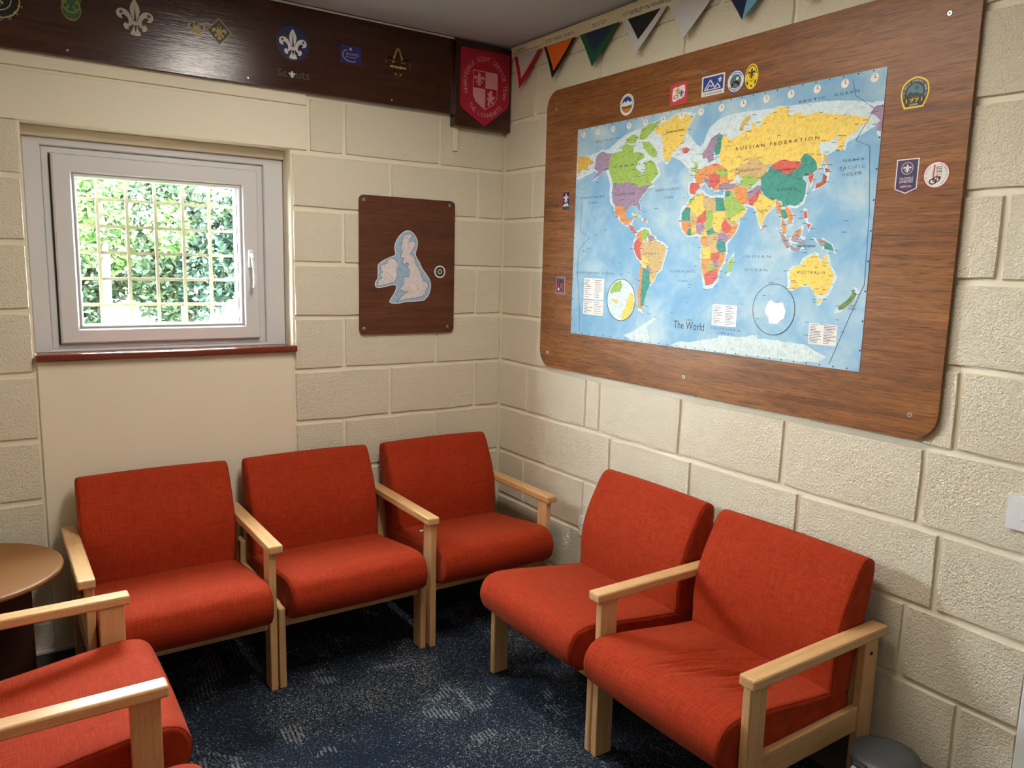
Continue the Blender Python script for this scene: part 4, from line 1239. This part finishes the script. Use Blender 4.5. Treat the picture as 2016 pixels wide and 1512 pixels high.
plate('rim', ar(1.0, -.038), 0, .0006, MT['yellow'], r); plate('field', ar(.88, -.033), .0006, Z(1), MT['black'], r)
plate('sky', spline([(-.022, -.004), (-.020, .012), (0, .026), (.020, .012), (.022, -.004)], 4, False), Z(1), Z(2), MT['teal'], r)
plate('hills', [(-.023, -.004), (-.012, .006), (-.004, .001), (.006, .002), (.014, -.003), (.023, -.004), (.023, -.012), (-.023, -.012)], Z(2), Z(3), MT['black'], r)
plate('compass', ring(circ(.004, .014, .006, .006, 16), circ(.004, .014, .0045, .0045, 16)) + [star(.004, .014, .004)], Z(2), Z(3), MT['black'], r)
text('lettering', '1991', -.022, .022, -.023, .015, Z(3), MT['yellow'], r)
text('lettering', 'KOREA', -.011, .011, -.031, .005, Z(2), MT['white'], r)
text_arc('lettering', '17TH WORLD JAMBOREE MONDIAL', 0, .002, .0275, 200, -20, .0052, Z(2), MT['white'], r, ry=.0285)
r = sticker('pennon_sticker', 'purple pennon-shaped sticker with white border and fleur-de-lis', 'sticker', 'R', 2.001, 1.796, BD, E2)
pn = lambda k: [(-.031 + k, .043 - k), (.031 - k, .043 - k), (.031 - k, -.036 + k * .3), (0, -.049 + k), (-.031 + k, -.036 + k * .3)]
plate('border', pn(0), 0, .0006, MT['white'], r); plate('field', pn(.003), .0006, Z(1), MT['plum'], r)
plate('roundel', ring(circ(0, .018, .017, .017, 16), circ(0, .018, .0145, .0145, 16)), Z(1), Z(2), MT['silver'], r)
plate('fleur', fleur(.022, 0, .018, .024), Z(1), Z(2), MT['white'], r)
text('lettering', '13th WORLD', -.019, .019, -.012, .007, Z(2), MT['white'], r); text('lettering', 'JAMBOREE', -.019, .019, -.020, .007, Z(2), MT['white'], r)
text('lettering', '1971', -.009, .009, -.026, .004, Z(2), MT['red'], r); text('lettering', 'NIPPON', -.015, .015, -.033, .006, Z(2), MT['white'], r); text('lettering', '1971', -.007, .007, -.039, .004, Z(2), MT['red'], r)
r = sticker('round_sticker', 'round white sticker with dark red rim and black loop mark', 'sticker', 'R', 2.081, 1.791, BD, E2)
plate('rim', circ(0, 0, .0355), 0, .0006, MT['crimson'], r); plate('field', circ(0, 0, .0325), .0006, Z(1), MT['white'], r)
plate('loop', ring(circ(-.008, -.017, .010, .008, 18), circ(-.008, -.017, .0065, .005, 18)) + ring(circ(.001, -.012, .010, .008, 18), circ(.001, -.012, .007, .0055, 18)), Z(1), Z(2), MT['black'], r)
plate('red_mark', stroke([(-.006, .024), (-.008, -.006)], .004) + stroke([(.003, -.002), (.001, -.018)], .003), Z(1), Z(2), MT['salmon'], r)
plate('text_lines', [rect(-.002, .018 - .004 * k, .014, .0198 - .004 * k) for k in range(4)], Z(1), Z(2), MT['grey'], r)
text('lettering', '2012', -.002, .014, -.001, .005, Z(2), MT['salmon'], r)
plate('fleur', fleur(.010, .009, -.008), Z(1), Z(2), MT['text'], r)
text_arc('lettering', 'Spirit of Country', 0, 0, .0255, 250, 130, .0045, Z(2), MT['black'], r); text_arc('lettering', 'The Summit of Friends', 0, 0, .0255, 70, -60, .0045, Z(2), MT['black'], r)
r = sticker('upright_sticker', 'small upright blue sticker with white fleur-de-lis, left of the map', 'sticker', 'R', .507, 1.807, BD, E2)
plate('border', rect(-.025, -.040, .025, .040, .004), 0, .0006, MT['salmon'], r); plate('field', rect(-.023, -.037, .023, .037, .003), .0006, Z(1), MT['navy'], r)
plate('fleur', fleur(.040, 0, .012, .036), Z(1), Z(2), MT['white'], r)
plate('mountain', [(-.022, -.022), (-.008, -.010), (0, -.014), (.010, -.008), (.022, -.022)], Z(1), Z(2), MT['white'], r)
plate('base', [(-.022, -.022), (.022, -.022), (.022, -.034), (-.022, -.034)], Z(1), Z(2), MT['green'], r)
r = sticker('upright_sticker', 'small purple upright sticker with pink arch, low left of map', 'sticker', 'R', .488, 1.450, BD, E2)
plate('border', rect(-.030, -.036, .030, .036), 0, .0006, MT['pink'], r); plate('field', rect(-.027, -.033, .027, .033), .0006, Z(1), MT['plum'], r)
plate('arch', stroke([(.014 * math.cos(a), .000 + .020 * math.sin(a)) for a in [math.pi * k / 10 for k in range(11)]] , .006) + stroke([(-.014, 0), (-.014, -.020)], .006) + stroke([(.014, 0), (.014, -.020)], .006), Z(1), Z(2), MT['salmon'], r)
plate('tent', [[(-.020, -.022), (-.012, -.010), (-.004, -.022)]], Z(1), Z(3), MT['white'], r); plate('gold_mark', stroke([(-.002, -.016), (.006, .006)], .004), Z(1), Z(2), MT['gold'], r)
plate('top_lines', [rect(-.018, .026, .018, .030), rect(-.016, -.030, .016, -.026)], Z(1), Z(2), MT['teal'], r)

# ------------------------------------------------------------------ small plywood board with the British Isles
SD = .012
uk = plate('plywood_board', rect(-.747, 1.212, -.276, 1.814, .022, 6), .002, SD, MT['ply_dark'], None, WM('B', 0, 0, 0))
tag(uk, 'small dark plywood board with rounded corners on the window wall', 'board')
for x, y in ((-.727, 1.793), (-.304, 1.795), (-.308, 1.239), (-.728, 1.240)): screw(uk, x, y, SD, .0075)
r = empty('island_map', WM('B', -.535, 1.51, SD)); tag(r, 'cut-out map of two islands in pale blue sea on plywood', 'map')
O_ = [(-0.52, 1.673), (-0.491, 1.663), (-0.469, 1.633), (-0.469, 1.6), (-0.477, 1.566), (-0.457, 1.533), (-0.441, 1.504), (-0.407, 1.461), (-0.398, 1.427), (-0.406, 1.392), (-0.428, 1.365), (-0.456, 1.358), (-0.526, 1.354), (-0.559, 1.348), (-0.598, 1.349), (-0.606, 1.361), (-0.585, 1.392), (-0.575, 1.416), (-0.58, 1.43), (-0.622, 1.423), (-0.663, 1.416), (-0.677, 1.43), (-0.673, 1.446), (-0.663, 1.463), (-0.663, 1.505), (-0.658, 1.523), (-0.627, 1.543), (-0.591, 1.558), (-0.579, 1.565), (-0.583, 1.596), (-0.575, 1.624), (-0.554, 1.653)]
G_ = [(-0.531, 1.654), (-0.512, 1.657), (-0.493, 1.653), (-0.512, 1.627), (-0.48, 1.621), (-0.485, 1.599), (-0.506, 1.57), (-0.485, 1.556), (-0.476, 1.523), (-0.457, 1.499), (-0.451, 1.475), (-0.44, 1.451), (-0.418, 1.444), (-0.412, 1.427), (-0.429, 1.402), (-0.426, 1.392), (-0.451, 1.378), (-0.483, 1.37), (-0.516, 1.37), (-0.535, 1.366), (-0.564, 1.359), (-0.572, 1.355), (-0.548, 1.378), (-0.527, 1.395), (-0.511, 1.404), (-0.532, 1.399), (-0.559, 1.414), (-0.54, 1.431), (-0.535, 1.455), (-0.54, 1.464), (-0.511, 1.469), (-0.506, 1.489), (-0.517, 1.512), (-0.514, 1.527), (-0.541, 1.524), (-0.543, 1.54), (-0.535, 1.55), (-0.554, 1.554), (-0.543, 1.578), (-0.551, 1.592), (-0.544, 1.616), (-0.549, 1.63)]
I_ = [(-0.611, 1.546), (-0.591, 1.548), (-0.575, 1.539), (-0.562, 1.521), (-0.572, 1.506), (-0.57, 1.487), (-0.575, 1.454), (-0.59, 1.44), (-0.632, 1.43), (-0.668, 1.425), (-0.658, 1.439), (-0.668, 1.444), (-0.642, 1.46), (-0.653, 1.472), (-0.64, 1.486), (-0.653, 1.505), (-0.645, 1.519), (-0.624, 1.522)]
loc = lambda p: [(x + .535, y - 1.51) for x, y in p]
os_ = spline(loc(O_), 3)
if area(os_) < 0: os_ = os_[::-1]
plate('paper', os_, 0, .0006, MT['paper'], r)
plate('sea', inset(os_, .0035), .0006, .0009, MT['uk_sea'], r)
for p in (G_, I_):
    c_ = ragged(loc(p), .002, .008)
    plate('coastline', stroke(c_ + [c_[0]], .0014), .0009, .0015, MT['grey'], r)
    plate('land', c_, .0009, .0013, MT['uk_land'], r)
r = sticker('round_badge', 'small round pink rimmed badge on the plywood board beside islands', 'badge', 'B', -.353, 1.4925, SD)
plate('rim', circ(0, 0, .0285), 0, .0015, MT['paper'], r); plate('ring', ring(circ(0, 0, .022), circ(0, 0, .012)), .0015, .0019, MT['black'], r)
plate('spokes', sum([stroke([(.013 * math.cos(a), .013 * math.sin(a)), (.021 * math.cos(a), .021 * math.sin(a))], .0012) for a in [math.pi / 2 * k for k in range(4)]], []), .0019, .0022, MT['pink'], r)
plate('centre', circ(0, 0, .009, .009, 18), .0015, .002, MT['lime'], r); plate('fleur', fleur(.014), .002, .0023, MT['grey'], r)
